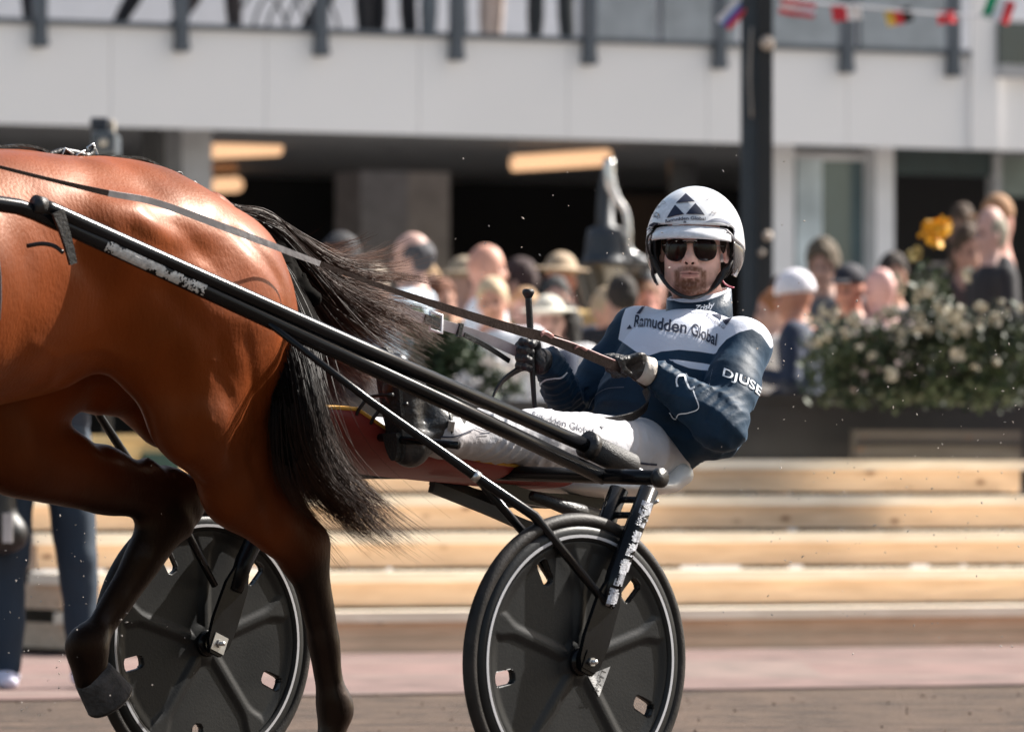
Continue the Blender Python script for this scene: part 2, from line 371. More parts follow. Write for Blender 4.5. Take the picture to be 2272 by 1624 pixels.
# wooden steps
def woodmat(name, col, knots=True):
    m = bpy.data.materials.new(name); m.use_nodes = True; t = m.node_tree; N = t.nodes; Lk = t.links; b = N['Principled BSDF']
    tc = N.new('ShaderNodeTexCoord'); mp = N.new('ShaderNodeMapping'); mp.inputs['Rotation'].default_value = (0, 0, -R(26.8)); Lk.new(tc.outputs['Object'], mp.inputs[0])
    m2 = N.new('ShaderNodeMapping'); m2.inputs['Scale'].default_value = (1.6, 9, 14); Lk.new(mp.outputs[0], m2.inputs[0])
    a = N.new('ShaderNodeTexNoise'); a.inputs['Scale'].default_value = 2.2; a.inputs['Detail'].default_value = 7; a.inputs['Distortion'].default_value = .6; Lk.new(m2.outputs[0], a.inputs[0])
    c = N.new('ShaderNodeValToRGB'); Lk.new(a.outputs[0], c.inputs[0]); c.color_ramp.elements[0].position = .3; c.color_ramp.elements[1].position = .7
    k = np.array(col); c.color_ramp.elements[0].color = (*(k * (.86, .82, .78)), 1); c.color_ramp.elements[1].color = (*np.clip(k * 1.12, 0, 1), 1); out = c.outputs[0]
    big = N.new('ShaderNodeTexNoise'); big.inputs['Scale'].default_value = .55; m4 = N.new('ShaderNodeMapping'); m4.inputs['Scale'].default_value = (1, 1, 11); Lk.new(mp.outputs[0], m4.inputs[0]); Lk.new(m4.outputs[0], big.inputs[0])
    mxb = N.new('ShaderNodeMix'); mxb.data_type = 'RGBA'; mxb.blend_type = 'MULTIPLY'; rb = N.new('ShaderNodeMapRange'); rb.inputs[1].default_value = .4; rb.inputs[2].default_value = .7; rb.inputs[3].default_value = 0; rb.inputs[4].default_value = .10
    Lk.new(big.outputs[0], rb.inputs[0]); Lk.new(rb.outputs[0], mxb.inputs[0]); Lk.new(out, mxb.inputs[6]); mxb.inputs[7].default_value = (.80, .60, .42, 1); out = mxb.outputs[2]
    if knots:
        m3 = N.new('ShaderNodeMapping'); m3.inputs['Scale'].default_value = (3.6, .01, 8); Lk.new(mp.outputs[0], m3.inputs[0])
        v = N.new('ShaderNodeTexVoronoi'); v.inputs['Scale'].default_value = 1.0; Lk.new(m3.outputs[0], v.inputs[0])
        r_ = N.new('ShaderNodeMapRange'); r_.inputs[1].default_value = .04; r_.inputs[2].default_value = .15; r_.inputs[3].default_value = 1; r_.inputs[4].default_value = 0; Lk.new(v.outputs['Distance'], r_.inputs[0])
        mx = N.new('ShaderNodeMix'); mx.data_type = 'RGBA'; Lk.new(r_.outputs[0], mx.inputs[0]); Lk.new(out, mx.inputs[6]); mx.inputs[7].default_value = (.16, .07, .03, 1); out = mx.outputs[2]
    Lk.new(out, b.inputs['Base Color']); b.inputs['Roughness'].default_value = .7
    return m
wood = woodmat('pine_planks', (.63, .475, .34)); woodt = woodmat('pine_tread', (.88, .80, .66), False)
sL, sR = BS(196, 0, YD), BS(2264, 1.2, YD)
steps = top('wooden_steps', 'wide flight of new pine steps running along the paved edge of the track', 'steps', tuple(BP((sL + sR) / 2, .8, .035, YD)))
for k in range(5):
    n0 = .30 * k; z1 = .20 + .1775 * k; V, Fc = bbox(sL, sR, n0, n0 + .03, z1 - .16, z1 - .05, YD); mk('riser', V, Fc, wood, steps, False)
    V, Fc = bbox(sL - .03, sR + .03, n0 - .045, n0 + (.33 if k < 4 else 3.0), z1 - .05, z1, YD); mk('tread' if k < 4 else 'deck', V, Fc, woodt, steps, False)
V, Fc = bbox(sL, sR, .045, .09, .035, .06, YD); 
V, Fc = bbox(sL - .01, sR + .01, -.03, .02, .008, .065, YD); mk('base_board', V, Fc, wood, steps, False)
for s_ in (sL + .02, sR - .02):
    for k in range(5):
        V, Fc = bbox(s_ - .02, s_ + .02, .034 + .3 * k, 2.9, .035 + .1775 * k, .15 + .1775 * k, YD); mk('side_board', V, Fc, wood, steps, False)

# the stand: balcony fascia, soffit, columns, glazed front
stand = top('grandstand_building', 'pale grey grandstand with a long panelled balcony over a dark open ground floor', 'building', tuple(BP(0, 3, .25, YB)))
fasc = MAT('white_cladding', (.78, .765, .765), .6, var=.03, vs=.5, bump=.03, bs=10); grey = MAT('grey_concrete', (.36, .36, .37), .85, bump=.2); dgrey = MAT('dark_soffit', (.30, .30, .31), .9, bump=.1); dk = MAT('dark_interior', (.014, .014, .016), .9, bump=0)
seams = [-40] + [BS(x, 0, YB) for x in (-300, -60, 246, 590, 930, 1260, 1570, 1880, 2150)] + [BS(2480, 0, YB), 40]
for i in range(len(seams) - 1):
    V, Fc = bbox(seams[i] + .0025, seams[i + 1] - .0025, 0, .06, 3.37, 4.10, YB); mk('fascia_panel', V, Fc, fasc, stand, False)
V, Fc = bbox(-40, 40, .062, .2, 3.38, 4.07, YB); mk('fascia_backing', V, Fc, grey, stand, False)
V, Fc = bbox(-40, 40, .205, 12, 3.45, 3.62, YB); mk('soffit', V, Fc, dgrey, stand, False)
V, Fc = bbox(-40, 40, .205, 12, 3.95, 4.06, YB); mk('balcony_floor', V, Fc, grey, stand, False)
V, Fc = bbox(-40, 40, 3.0, 3.2, 4.065, 9, YB); mk('upper_wall', V, Fc, MAT('pale_render', (.62, .62, .65), .7, var=.04, bump=.05), stand, False)
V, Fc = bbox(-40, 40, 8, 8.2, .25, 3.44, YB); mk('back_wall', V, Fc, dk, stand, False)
for i, (xa, xb, c_) in enumerate(((800, 905, (.45, .45, .48)), (905, 998, (.60, .56, .54)))):
    V, Fc = bbox(BS(xa, 6.5, YB), BS(xb, 6.5, YB), 6.5, 7.0, .25, 3.44, YB); mk('inner_pillar', V, Fc, MAT('inner_pillar_%d' % i, c_, .9), stand, False)
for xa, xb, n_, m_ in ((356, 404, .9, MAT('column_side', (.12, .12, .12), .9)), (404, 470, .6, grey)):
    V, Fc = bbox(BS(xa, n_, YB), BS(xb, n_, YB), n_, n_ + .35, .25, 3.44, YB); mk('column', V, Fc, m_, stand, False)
glassd = MAT('dark_glass', (.07, .11, .12), .10, var=.3, vs=1, bump=0, spec=1)
wp = MAT('white_frame', (.66, .66, .68), .5, var=.04, bump=.03)
for xa, xb in ((1716, 1762), (1944, 1984)):
    V, Fc = bbox(BS(xa, .5, YB), BS(xb, .5, YB), .5, .8, .25, 3.44, YB); mk('window_post', V, Fc, wp, stand, False)
V, Fc = bbox(BS(1762, .7, YB), BS(1944, .7, YB), .7, .74, .25, 3.36, YB); o = mk('window', V, Fc, glassd, stand, False)
for z_ in (2.32, 3.30):
    V, Fc = bbox(BS(1762, .66, YB), BS(1944, .66, YB), .66, .70, z_, z_ + .05, YB); mk('window_bar', V, Fc, wp, o, False)
V, Fc = bbox(BS(1765, .66, YB), BS(1822, .66, YB), .64, .69, .25, 3.3, YB); mk('window_reflection', V, Fc, MAT('painted_reflection', (.50, .57, .60), .8, var=.3, vs=2), o, False)  # pale panel painting the bright sky reflection on the glass
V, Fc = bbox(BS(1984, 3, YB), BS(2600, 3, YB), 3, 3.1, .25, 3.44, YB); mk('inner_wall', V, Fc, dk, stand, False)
V, Fc = bbox(BS(1984, .6, YB), BS(2215, .6, YB), .6, .7, 3.2, 3.44, YB); mk('door_head', V, Fc, MAT('dark_teal', (.03, .045, .045), .7), stand, False)
V, Fc = bbox(BS(2218, .6, YB), BS(2300, .6, YB), .6, .66, 3.05, 3.36, YB); mk('notice_board', V, Fc, MAT('green_board', (.16, .19, .17), .7), stand, False)
V, Fc = bbox(BS(2208, .55, YB), BS(2222, .55, YB), .55, .68, 3.02, 3.38, YB); mk('board_frame', V, Fc, grey, stand, False)
V, Fc = bbox(BS(1488, 1.2, YB), BS(1545, 1.2, YB), 1.2, 1.25, .9, 3.3, YB); mk('screen', V, Fc, MAT('dark_screen', (.02, .02, .025), .3), stand, False)
for xa, xb in ((1380, 1478), (1560, 1600)):
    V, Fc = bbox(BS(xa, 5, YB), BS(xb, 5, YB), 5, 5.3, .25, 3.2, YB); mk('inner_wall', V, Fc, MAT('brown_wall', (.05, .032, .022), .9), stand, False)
V, Fc = bbox(BS(2152, -.02, YB), BS(2212, -.02, YB), -.05, .0, 3.37, 8, YB); mk('corner_pier', V, Fc, fasc, stand, False)
V, Fc = bbox(BS(2212, -.06, YB), BS(2420, -.06, YB), -.10, -.052, 4.02, 4.35, YB); o = mk('side_window', V, Fc, MAT('side_glass', (.03, .045, .05), .15, spec=1), stand, False)
V, Fc = bbox(BS(2212, -.06, YB), BS(2420, -.06, YB), -.13, -.052, 3.92, 4.02, YB); mk('window_sill', V, Fc, grey, o, False)
# balcony windows behind the rail, darker to the right
for xa, xb in ((1300, 1460), (1475, 1640), (1720, 1900), (1915, 2130)):
    V, Fc = bbox(BS(xa, 2.9, YB), BS(xb, 2.9, YB), 2.93, 2.99, 4.1, 6.5, YB); mk('upper_window', V, Fc, MAT('grey_glass', (.20, .22, .24), .3, spec=.8), stand, False)
# ceiling lamps: warm tubes under the balcony
lampm = MAT('warm_tube', (.4, .3, .18), .5, bump=0, emit=(1.0, .58, .32, .42))
for (xa, ya, xb, yb, n_, w_) in ((1138, 362, 1350, 349, 2.5, .062), (470, 334, 618, 327, 2.5, .062), (470, 411, 526, 409, 6.5, .062), (470, 372, 520, 371, 4.5, .03)):
    Ya = YB + n_; A_ = PW(xa, ya, Ya); B_ = PW(xb, yb, Ya + .35); mat_ = lampm if w_ > .05 else MAT('dim_tube', (.3, .15, .07), .6, bump=0, emit=(1, .4, .15, .08))
    c_ = (A_ + B_) / 2; lt = top('ceiling_lamp', {1138: 'long glowing warm strip lamp under the balcony behind the helmet', 470: 'glowing warm strip lamp beside the pale column, %s' % {334: 'brightest and highest of three', 411: 'lowest of three', 372: 'dim middle one of three'}.get(ya, '')}[xa], 'lamp', tuple(c_), 'warm strip lamps under the balcony')
    V, Fc = tube(np.array([A_, B_]), w_, 12); mk('tube', V, Fc, mat_, lt)
    for e in (A_, B_):
        V, Fc = tube(np.array([e, e + [0, 0, max(.05, 3.45 - e[2])]]), .012, 6); mk('hanger', V, Fc, dgrey, lt)

# balcony railing
rail = top('balcony_railing', 'grey steel railing with glass panels fixed to the balcony edge', 'railing', tuple(BP(0, -.05, 4.1, YB)))
rm = MAT('grey_steel', (.085, .10, .12), .5, .3, bump=.05); gp = MAT('rail_glass', (.75, .8, .82), .05, var=.02, bump=0, transmission=.95)
pxs = [-245, 90, 404, 714, 1014, 1309, 1598, 1880, 2117]
for x in pxs:
    s_ = BS(x, -.06, YB); V, Fc = bbox(s_ - .042, s_ + .042, -.09, -.004, 3.92, 5.15, YB); V2 = MB().add(V, Fc); po = V2.build('post', rm, rail)
    V, Fc = bbox(s_ - .05, s_ + .05, -.10, -.002, 3.93, 3.97, YB); mk('post_clamp', V, Fc, rm, po, False)
V, Fc = bbox(BS(-600, 0, YB), BS(2148, 0, YB), -.05, -.002, 4.085, 4.125, YB); mk('bottom_rail', V, Fc, rm, rail, False)
V, Fc = bbox(BS(-600, 0, YB), BS(2148, 0, YB), -.07, .0, 5.15, 5.2, YB); mk('top_rail', V, Fc, rm, rail, False)

# flag pole mast in front of the stand
YM = 40.0
mast = top('lamp_post', 'tall dark steel post rising behind the driver in front of the grandstand', 'post', (float((1678 - CX) / FD * YM), YM, .25))
mx0 = (1678 - CX) / FD * YM
for nm, x0, x1, d0, d1, mt in (('pole', 1681, 1714, -.06, .07, MAT('mast_black', (.007, .008, .010), .45, bump=.05)), ('channel', 1644, 1681, -.02, .06, MAT('mast_blue_grey', (.03, .04, .05), .5, .2, bump=.05))):
    c = PW((x0 + x1) / 2, 0, YM); hw = (x1 - x0) / 2 / FD * YM; V, Fc = box([c[0], YM + (d0 + d1) / 2, 3.4], [hw, 0, 0], [0, (d1 - d0) / 2, 0], [0, 0, 3.15]); mk(nm, V, Fc, mt, mast, False)
for x, y, r_ in ((1702, 95, .045), (1703, 522, .03), (1690, 560, .02)):
    c = PW(x, y, YM - .07); V, Fc = tube([c, c - [0, .06, 0]], [r_, r_ * .7], 10); mk('bracket', V, Fc, MAT('tan_bracket', (.45, .38, .32), .6), mast)
V, Fc = tube([PW(1668, 60, YM - .05), PW(1663, 160, YM - .05), PW(1668, 260, YM - .05)], .008, 6, 4); mk('rope', V, Fc, MAT('rope', (.3, .27, .24), .9), mast)
# string of small flags
YF = 40.0
gar = top('flag_garland', 'string of small national flags stretched across in front of the balcony', 'garland', tuple(PW(1990, 40, YF)))
V, Fc = tube([PW(x, y, YF) for x, y in ((1700, -14), (1800, 4), (1900, 14), (2050, 28), (2200, 38), (2330, 48))], .009, 6, 4); mk('cord', V, Fc, MAT('white_cord', (.65, .65, .68), .8), gar)
def flag(x, y, cols, w_=62, h_=40, rot=0, vertical=True):
    c = [MAT('flag_cloth', q, .8, bump=.2, bs=20) for q in cols]; n = len(cols); u = np.array([math.cos(rot), math.sin(rot)]); v = np.array([-u[1], u[0]]); par = None
    for i in range(n):
        a0, a1 = i / n, (i + 1) / n; V = []; Fc = []; m = 5
        for a in np.linspace(a0, a1, m):
            for b in np.linspace(0, 1, m):
                s_, t_ = (a, b) if vertical else (b, a); q = np.array([x, y]) + u * w_ * (s_ - .5) + v * h_ * t_; p = PW(q[0], q[1], YF); p[1] += .05 * math.sin(5 * s_ + x) * t_; V.append(p)
        Fc = [(i_ * m + j, i_ * m + j + 1, (i_ + 1) * m + j + 1, (i_ + 1) * m + j) for i_ in range(m - 1) for j in range(m - 1)]
        o = mk('flag' if par is None else 'stripe', V, Fc, c[i], gar if par is None else par, True); par = par or o
RD, WH, BL, GN, BK_, GD = (.6, .03, .04), (.7, .7, .72), (.03, .10, .35), (.0, .25, .12), (.02, .02, .02), (.7, .42, .05)
flag(1672, -18, (WH, BL, RD), 40, 100, .75); flag(1772, 2, (RD, WH, RD), 78, 34, .18, False); flag(1876, 10, (RD, WH), 66, 36, -.15); flag(1990, 20, (GD, RD, BK_), 60, 34, -.25); flag(2100, 24, (RD, RD), 40, 28, -.05); flag(2225, -4, (GN, WH, RD), 62, 54, .35)

# shelf of planter boxes along the back of the deck
plm = MAT('black_planter', (.014, .014, .016), .7, var=.3, bump=.1)
def planter(xa, xb, n_, z0, z1, label, mat=plm, dep=.45):
    a, b = BS(xa, n_, YD), BS(xb, n_, YD); c = BP((a + b) / 2, n_ + dep / 2, z0, YD); o = top('planter', label, 'planter', tuple(c))
    m_ = MB(); V, Fc = bbox(a, b, n_, n_ + dep, z0, z1 - .04, YD); mk('box', V, Fc, mat, o, False)
    V, Fc = bbox(a - .015, b + .015, n_ - .015, n_ + .04, z1 - .04, z1, YD); m_.add(V, Fc); V, Fc = bbox(a - .015, b + .015, n_ + dep - .04, n_ + dep + .015, z1 - .04, z1, YD); m_.add(V, Fc)
    for s_ in (a, b - .04): V, Fc = bbox(s_, s_ + .04, n_ + .042, n_ + dep - .042, z1 - .04, z1 - .002, YD); m_.add(V, Fc)
    m_.build('rim', mat, o); V, Fc = bbox(a + .042, b - .042, n_ + .044, n_ + dep - .044, z1 - .05, z1 - .015, YD); mk('soil', V, Fc, MAT('soil', (.03, .02, .015), .95, bump=.6), o, False); return c
planter(1500, 2300, 1.45, .912, 1.24, 'long black planter box on the deck to the right of the driver')
V, Fc = bbox(BS(1895, 1.30, YD), BS(2262, 1.30, YD), 1.28, 1.34, .915, 1.06, YD); o = mk('bench', V, Fc, woodmat('weathered_planks', (.10, .09, .08)), None, False, loc=BP(BS(2080, 1.3, YD), 1.3, .915, YD)); tag(o, 'low weathered grey plank bench in front of the black planter', 'bench')
me_ = MB()
V, Fc = bbox(BS(1895, 1.30, YD), BS(2262, 1.30, YD), 1.262, 1.279, .985, .992, YD); mk('seam', V, Fc, dk, o, False)
planter(700, 1480, 1.6, .912, 1.20, 'black planter box on the deck behind the reins and the whip')
planter(262, 400, .9, .75, 1.02, 'yellow pine box with a dark green panel seen between the horse legs', woodmat('yellow_pine', (.6, .45, .22), False), .4)
V, Fc = bbox(BS(320, .86, YD), BS(400, .86, YD), .86, .895, .76, .93, YD); o = mk('sign', V, Fc, MAT('dark_green', (.015, .05, .04), .6), None, False, loc=BP(BS(360, .88, YD), .88, .76, YD)); tag(o, 'small dark green board on the pine box between the horse legs', 'sign')

# shrubs: many small leaves on stems, with flowers
leafm = MAT('green_leaves', (.030, .048, .018), .55, var=.6, vs=4, bump=0, spec=.4)
def shrub(label, blobs, nleaf, seed, leaf=.035, flowers=(), group=None, mat=leafm, base=None):
    rg = np.random.default_rng(seed); C0 = np.array([b[0] for b in blobs]).mean(0); base = C0 - [0, 0, .45] if base is None else base
    o = top('flowering_shrub' if len(flowers) else 'green_shrub', label, 'shrub', tuple(base), group); V = []; Fc = []
    wt = np.array([b[1][0] * b[1][2] for b in blobs]); wt /= wt.sum()
    for i in range(nleaf):
        c, r_ = blobs[rg.choice(len(blobs), p=wt)]; d = rg.normal(0, 1, 3); d /= np.linalg.norm(d); q = np.array(c) + d * np.array(r_) * rg.random() ** .4 * rg.uniform(.75, 1.15)
        a = nrm(rg.normal(0, 1, 3) + [0, -.2, .5]); b = nrm(np.cross(a, rg.normal(0, 1, 3))); l = leaf * rg.uniform(.6, 1.4); n = len(V)
        V += [q, q + a * l * .5 + b * l * .28, q + a * l, q + a * l * .5 - b * l * .28]; Fc.append((n, n + 1, n + 2, n + 3))
    mk('foliage', V, Fc, mat, o, False); m_ = MB()
    for c, r_ in blobs:
        for _ in range(3):
            e = np.array(c) + rg.normal(0, .35, 3) * r_; V, Fc = tube([base + rg.normal(0, .03, 3) * [1, 1, 0], (base + e) / 2 + rg.normal(0, .03, 3), e], [.012, .008, .004], 6, 4); m_.add(V, Fc)
    m_.build('stem', MAT('stem', (.05, .05, .02), .8), o, True)
    for fm, pts, r0_ in flowers:
        m_ = MB()
        for p in pts:
            r_ = r0_ * rg.uniform(.6, 1.35)
            for k in range(7):
                a = rg.random() * 6.28; q = np.array(p) + np.array([math.cos(a) * r_ * .6, rg.uniform(-.5, .5) * r_, math.sin(a) * r_ * .6]); u = nrm(rg.normal(0, 1, 3)); v = nrm(np.cross(u, rg.normal(0, 1, 3)))
                m_.add([q + (u * math.cos(t) + v * math.sin(t)) * r_ * .55 + np.cross(u, v) * r_ * .15 * (j_ % 2) for j_, t in enumerate(np.linspace(0, 6.28, 8, endpoint=False))], [tuple(range(8))])
        fo = m_.build('flowers', fm, o); fo['kind'] = 'stuff'
    return o
wf = MAT('cream_flowers', (.46, .43, .34), .7, bump=0); yf = MAT('yellow_flower', (.75, .40, .02), .6, bump=0); pkf = MAT('white_flowers', (.62, .60, .60), .7, bump=0)
def cl(x, y, Y=33.7, dy=0): return PW(x, y, Y + dy)
rg = np.random.default_rng(5)
bl = [(cl(x, y, 33.6), (rx / FD * 33.6, .22, ry / FD * 33.6)) for x, y, rx, ry in ((1850, 790, 75, 85), (1960, 780, 95, 90), (2070, 770, 95, 95), (2180, 770, 95, 90), (2270, 780, 80, 90), (2060, 665, 55, 70), (2000, 870, 250, 40), (2190, 870, 120, 40))]
fl1 = [cl(rg.uniform(1790, 2270), rg.normal(715, 26), 33.4) for _ in range(44)] + [cl(x, y, 33.35) for x, y in ((1840, 745), (1905, 770), (1935, 790), (1800, 760), (2125, 785), (2165, 815), (2210, 800), (1975, 830), (1880, 735), (2090, 690), (2000, 640), (2040, 650), (2150, 610), (1990, 612), (2235, 690), (2060, 640))]
shrub('dark bush with many cream flowers and one tall yellow bloom on the black planter', bl, 5200, 4, .045, ((wf, fl1, .030), (yf, [cl(2070, 508, 33.4), cl(2048, 522, 33.4), cl(2092, 500, 33.4), cl(2078, 528, 33.4), cl(2060, 512, 33.4)], .040), (MAT('dull_yellow', (.42, .33, .12), .7), [cl(2030, 562, 33.4)], .035)), base=PW(2050, 880, 33.6))
bl = [(cl(x, y, 33.7), (rx / FD * 33.7, .2, ry / FD * 33.7)) for x, y, rx, ry in ((965, 770, 75, 70), (920, 720, 40, 40), (1010, 800, 70, 60), (960, 850, 80, 60))]
shrub('dark green conifer-like bush behind the tail and the reins', bl, 2600, 8, .045, group=None, mat=MAT('deep_green', (.03, .055, .018), .6, var=.6, vs=4, bump=0), base=PW(960, 905, 33.7))
bl = [(cl(x, y, 33.5), (rx / FD * 33.5, .15, ry / FD * 33.5)) for x, y, rx, ry in ((1060, 830, 50, 50), (1120, 860, 50, 45), (1040, 890, 60, 40))]
fl2 = [cl(rg.uniform(1020, 1160), rg.uniform(790, 905), 33.35) for _ in range(12)]
shrub('loose bush with white flowers under the buckled rein', bl, 900, 9, .04, ((pkf, fl2, .032),), base=PW(1080, 905, 33.5))

# black lantern in front of the crowd
YL = 37.0
lan = top('lantern', 'large dark garden lantern with a flared hood and curled bracket behind the driver', 'lantern', (float((1330 - CX) / FD * YL), YL, .25))
lm = MAT('lantern_metal', (.035, .04, .048), .5, .1, bump=.05); k_ = YL / FD; lx = (1345 - CX) * k_
lz = lambda y: CZ + (HY - y) * k_
def lathe(prof, c, n=28): return loft([[np.array([c[0] + r_ * math.cos(a), c[1] + r_ * math.sin(a), z_]) for a in np.linspace(0, 2 * math.pi, n, endpoint=False)] for r_, z_ in prof])
V, Fc = lathe([(.33, lz(588)), (.335, lz(583)), (.13, lz(579)), (.12, lz(565)), (.11, lz(530)), (.10, lz(508)), (.045, lz(499)), (.035, lz(430)), (.02, lz(415))], (lx, YL)); mk('hood', V, Fc, lm, lan)
V, Fc = lathe([(.12, lz(690)), (.15, lz(680)), (.24, lz(594)), (.25, lz(590))], (lx, YL), 8); mk('lantern_glass', V, Fc, MAT('lantern_glass', (.05, .05, .045), .1, spec=1), lan)
V, Fc = lathe([(.05, .25), (.05, lz(692)), (.13, lz(689))], (lx, YL)); mk('post', V, Fc, lm, lan)
V, Fc = tube([PW(x, y, YL - .05) for x, y in ((1352, 355), (1353, 400), (1368, 440), (1388, 470), (1394, 510), (1398, 555), (1436, 578))], [.028, .032, .024, .018, .018, .016, .01], 10, 6); mk('curled_bracket', V, Fc, MAT('bright_metal', (.75, .75, .75), .25, .6, bump=.02), lan)
V, Fc = tube([PW(1352, 350, YL), PW(1340, 430, YL), PW(1338, 500, YL)], [.03, .035, .04], 10, 5); mk('neck', V, Fc, lm, lan)

# camera on a stand behind the horse
YC = 34.0; kc = YC / FD
cst = top('television_camera', 'dark camera with a raised viewfinder standing beyond the rump of the horse', 'camera', (float((232 - CX) * kc), YC, .25))
def cb2(x0, x1, y0, y1, dep, mat, name, par=cst):
    a, b = PW(x0, y1, YC), PW(x1, y0, YC); V, Fc = box((a + b) / 2, [(b[0] - a[0]) / 2, 0, 0], [0, dep, 0], [0, 0, (b[2] - a[2]) / 2]); o = mk(name, V, Fc, mat, par, False); bv_ = o.modifiers.new('b', 'BEVEL'); bv_.width = .012; bv_.segments = 2; return o
cb2(202, 243, 262, 292, .09, MAT('camera_black', (.03, .035, .045), .5), 'viewfinder'); cb2(243, 255, 266, 300, .05, MAT('camera_tan', (.4, .36, .3), .6), 'side_plate'); cb2(208, 262, 297, 345, .22, MAT('camera_grey', (.07, .085, .10), .4), 'camera_body'); cb2(226, 244, 312, 328, .235, MAT('camera_label', (.5, .48, .42), .5), 'label_plate')
V, Fc = tube([PW(235, 345, YC), PW(235, 420, YC)], .05, 12); mk('pan_head', V, Fc, black, cst)
for dx in (-1, 0, 1): V, Fc = tube([PW(235, 420, YC), np.array([(235 - CX) * kc + .4 * dx, YC + (.35 if dx == 0 else -.2), .25])], .022, 8); mk('leg', V, Fc, black, cst)
# ================================================================ the horse
def V3(p): return np.asarray(p, float)
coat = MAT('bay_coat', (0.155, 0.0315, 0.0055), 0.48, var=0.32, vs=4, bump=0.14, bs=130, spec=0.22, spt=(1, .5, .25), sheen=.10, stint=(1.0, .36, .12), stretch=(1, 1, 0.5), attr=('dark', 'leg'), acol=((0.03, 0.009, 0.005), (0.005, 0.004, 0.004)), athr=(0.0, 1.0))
_N = coat.node_tree.nodes; _a = _N.new('ShaderNodeAttribute'); _a.attribute_name = 'leg'
for _s, _v in (('Sheen Weight', .10), ('Specular IOR Level', .24)):
    _m = _N.new('ShaderNodeMapRange'); _m.inputs[3].default_value = _v; _m.inputs[4].default_value = .02 if 'Sheen' in _s else .22
    coat.node_tree.links.new(_a.outputs['Fac'], _m.inputs[0]); coat.node_tree.links.new(_m.outputs[0], _N['Principled BSDF'].inputs[_s])
_n = _N.new('ShaderNodeTexNoise'); _n.inputs['Scale'].default_value = 7; _n.inputs['Detail'].default_value = 8; _n.inputs['Roughness'].default_value = .65
_r = _N.new('ShaderNodeMapRange'); _r.inputs[1].default_value = .46; _r.inputs[2].default_value = .66; _r.inputs[3].default_value = .0; _r.inputs[4].default_value = .55; coat.node_tree.links.new(_n.outputs[0], _r.inputs[0]); coat.node_tree.links.new(_r.outputs[0], _N['Principled BSDF'].inputs['Coat Weight']); _N['Principled BSDF'].inputs['Coat Roughness'].default_value = .26; _N['Principled BSDF'].inputs['Coat IOR'].default_value = 1.35
horse = top('horse', 'chestnut bay trotting horse with black legs pulling the sulky', 'horse', W([1.2, 0, 0])[:3] if False else tuple(W(np.array([1.2, 0, 0.0]))))
H = Field((0.1, -0.46, -0.05), (3.45, 0.46, 2.15), 0.009)
# trunk
H.cap((1.12, 0, 1.235), (1.5, 0, 1.20), 0.27, 0.305, 0.06, (1, .93, 1))
H.cap((1.5, 0, 1.20), (2.1, 0, 1.19), 0.305, 0.325, 0.06, (1, .9, 1))
H.ell((1.12, 0, 1.36), (0.42, 0.19, 0.175), 0.10)
H.ell((0.84, 0, 1.322), (0.31, 0.235, 0.212), 0.07)
H.ell((1.65, 0, 1.42), (0.35, 0.14, 0.17), 0.10)
for s in (1, -1):
    H.ell((0.74, 0.145 * s, 1.185), (0.27, 0.145, 0.255), 0.07)
    H.ell((0.575, 0.125 * s, 1.12), (0.165, 0.115, 0.27), 0.07)
    H.ell((0.99, 0.225 * s, 1.335), (0.09, 0.05, 0.07), 0.10)        # point of the hip
    H.ell((0.62, 0.2 * s, 1.23), (0.08, 0.06, 0.09), 0.10)
H.cap((0.54, 0, 1.425), (0.46, 0, 1.385), 0.045, 0.035, 0.06)        # dock
# near hind leg, pushing off
H.cap((0.70, 0.16, 1.12), pl(432, 910, .18), 0.19, 0.11, 0.06, (1, .72, 1))
H.cap((0.57, 0.14, 1.06), (0.475, 0.13, 0.84), 0.135, 0.075, 0.06, (1, .8, 1))
H.cap(pl(438, 930, .175), pl(525, 1085, .14), 0.10, 0.072, 0.07, (1, .8, 1))
H.cap(pl(560, 1000, .14), pl(600, 1110, .13), 0.075, 0.06, 0.05, (1, .75, 1))
H.cap(pl(520, 1090, .14), pl(655, 1205, .13), 0.085, 0.055, 0.04, (1, .78, 1))
H.cap(pl(618, 1060, .13), pl(695, 1192, .13), 0.022, 0.022, 0.03)
H.ell(pl(676, 1225, .13), (0.055, 0.045, 0.07), 0.03)
H.ell(pl(700, 1205, .13), (0.028, 0.026, 0.036), 0.03)
H.cap(pl(680, 1240, .13), pl(715, 1420, .12), 0.045, 0.031, 0.03, (1, .85, 1))
H.cap(pl(703, 1250, .13), pl(728, 1450, .12), 0.026, 0.024, 0.02)
H.cap(pl(715, 1420, .12), pl(735, 1540, .12), 0.033, 0.036, 0.02)
H.ell(pl(745, 1568, .12), (0.045, 0.042, 0.052), 0.03)
H.cap(pl(745, 1580, .12), pl(722, 1690, .12), 0.036, 0.034, 0.03)
# far hind leg, swinging forward
H.cap((0.84, -0.15, 1.12), (1.05, -0.15, 0.93), 0.15, 0.11, 0.03, (1, .72, 1))
H.cap(pl(30, 1000, -.15), pl(240, 1066, -.14), 0.105, 0.078, 0.03, (1, .75, 1))
H.cap(pl(240, 1066, -.14), pl(392, 1112, -.13), 0.078, 0.062, 0.03, (1, .75, 1))
H.cap(pl(320, 1042, -.14), pl(436, 1084, -.13), 0.022, 0.022, 0.03)
H.ell(pl(385, 1128, -.13), (0.07, 0.045, 0.075), 0.04)
H.ell(pl(432, 1095, -.13), (0.036, 0.026, 0.036), 0.03)
H.cap(pl(365, 1150, -.13), pl(225, 1390, -.13), 0.058, 0.036, 0.03, (1, .8, 1))
H.cap(pl(392, 1140, -.13), pl(262, 1340, -.13), 0.032, 0.024, 0.02)
H.ell(pl(196, 1432, -.13), (0.05, 0.045, 0.052), 0.03)
H.cap(pl(192, 1440, -.13), pl(203, 1505, -.13), 0.042, 0.043, 0.03)
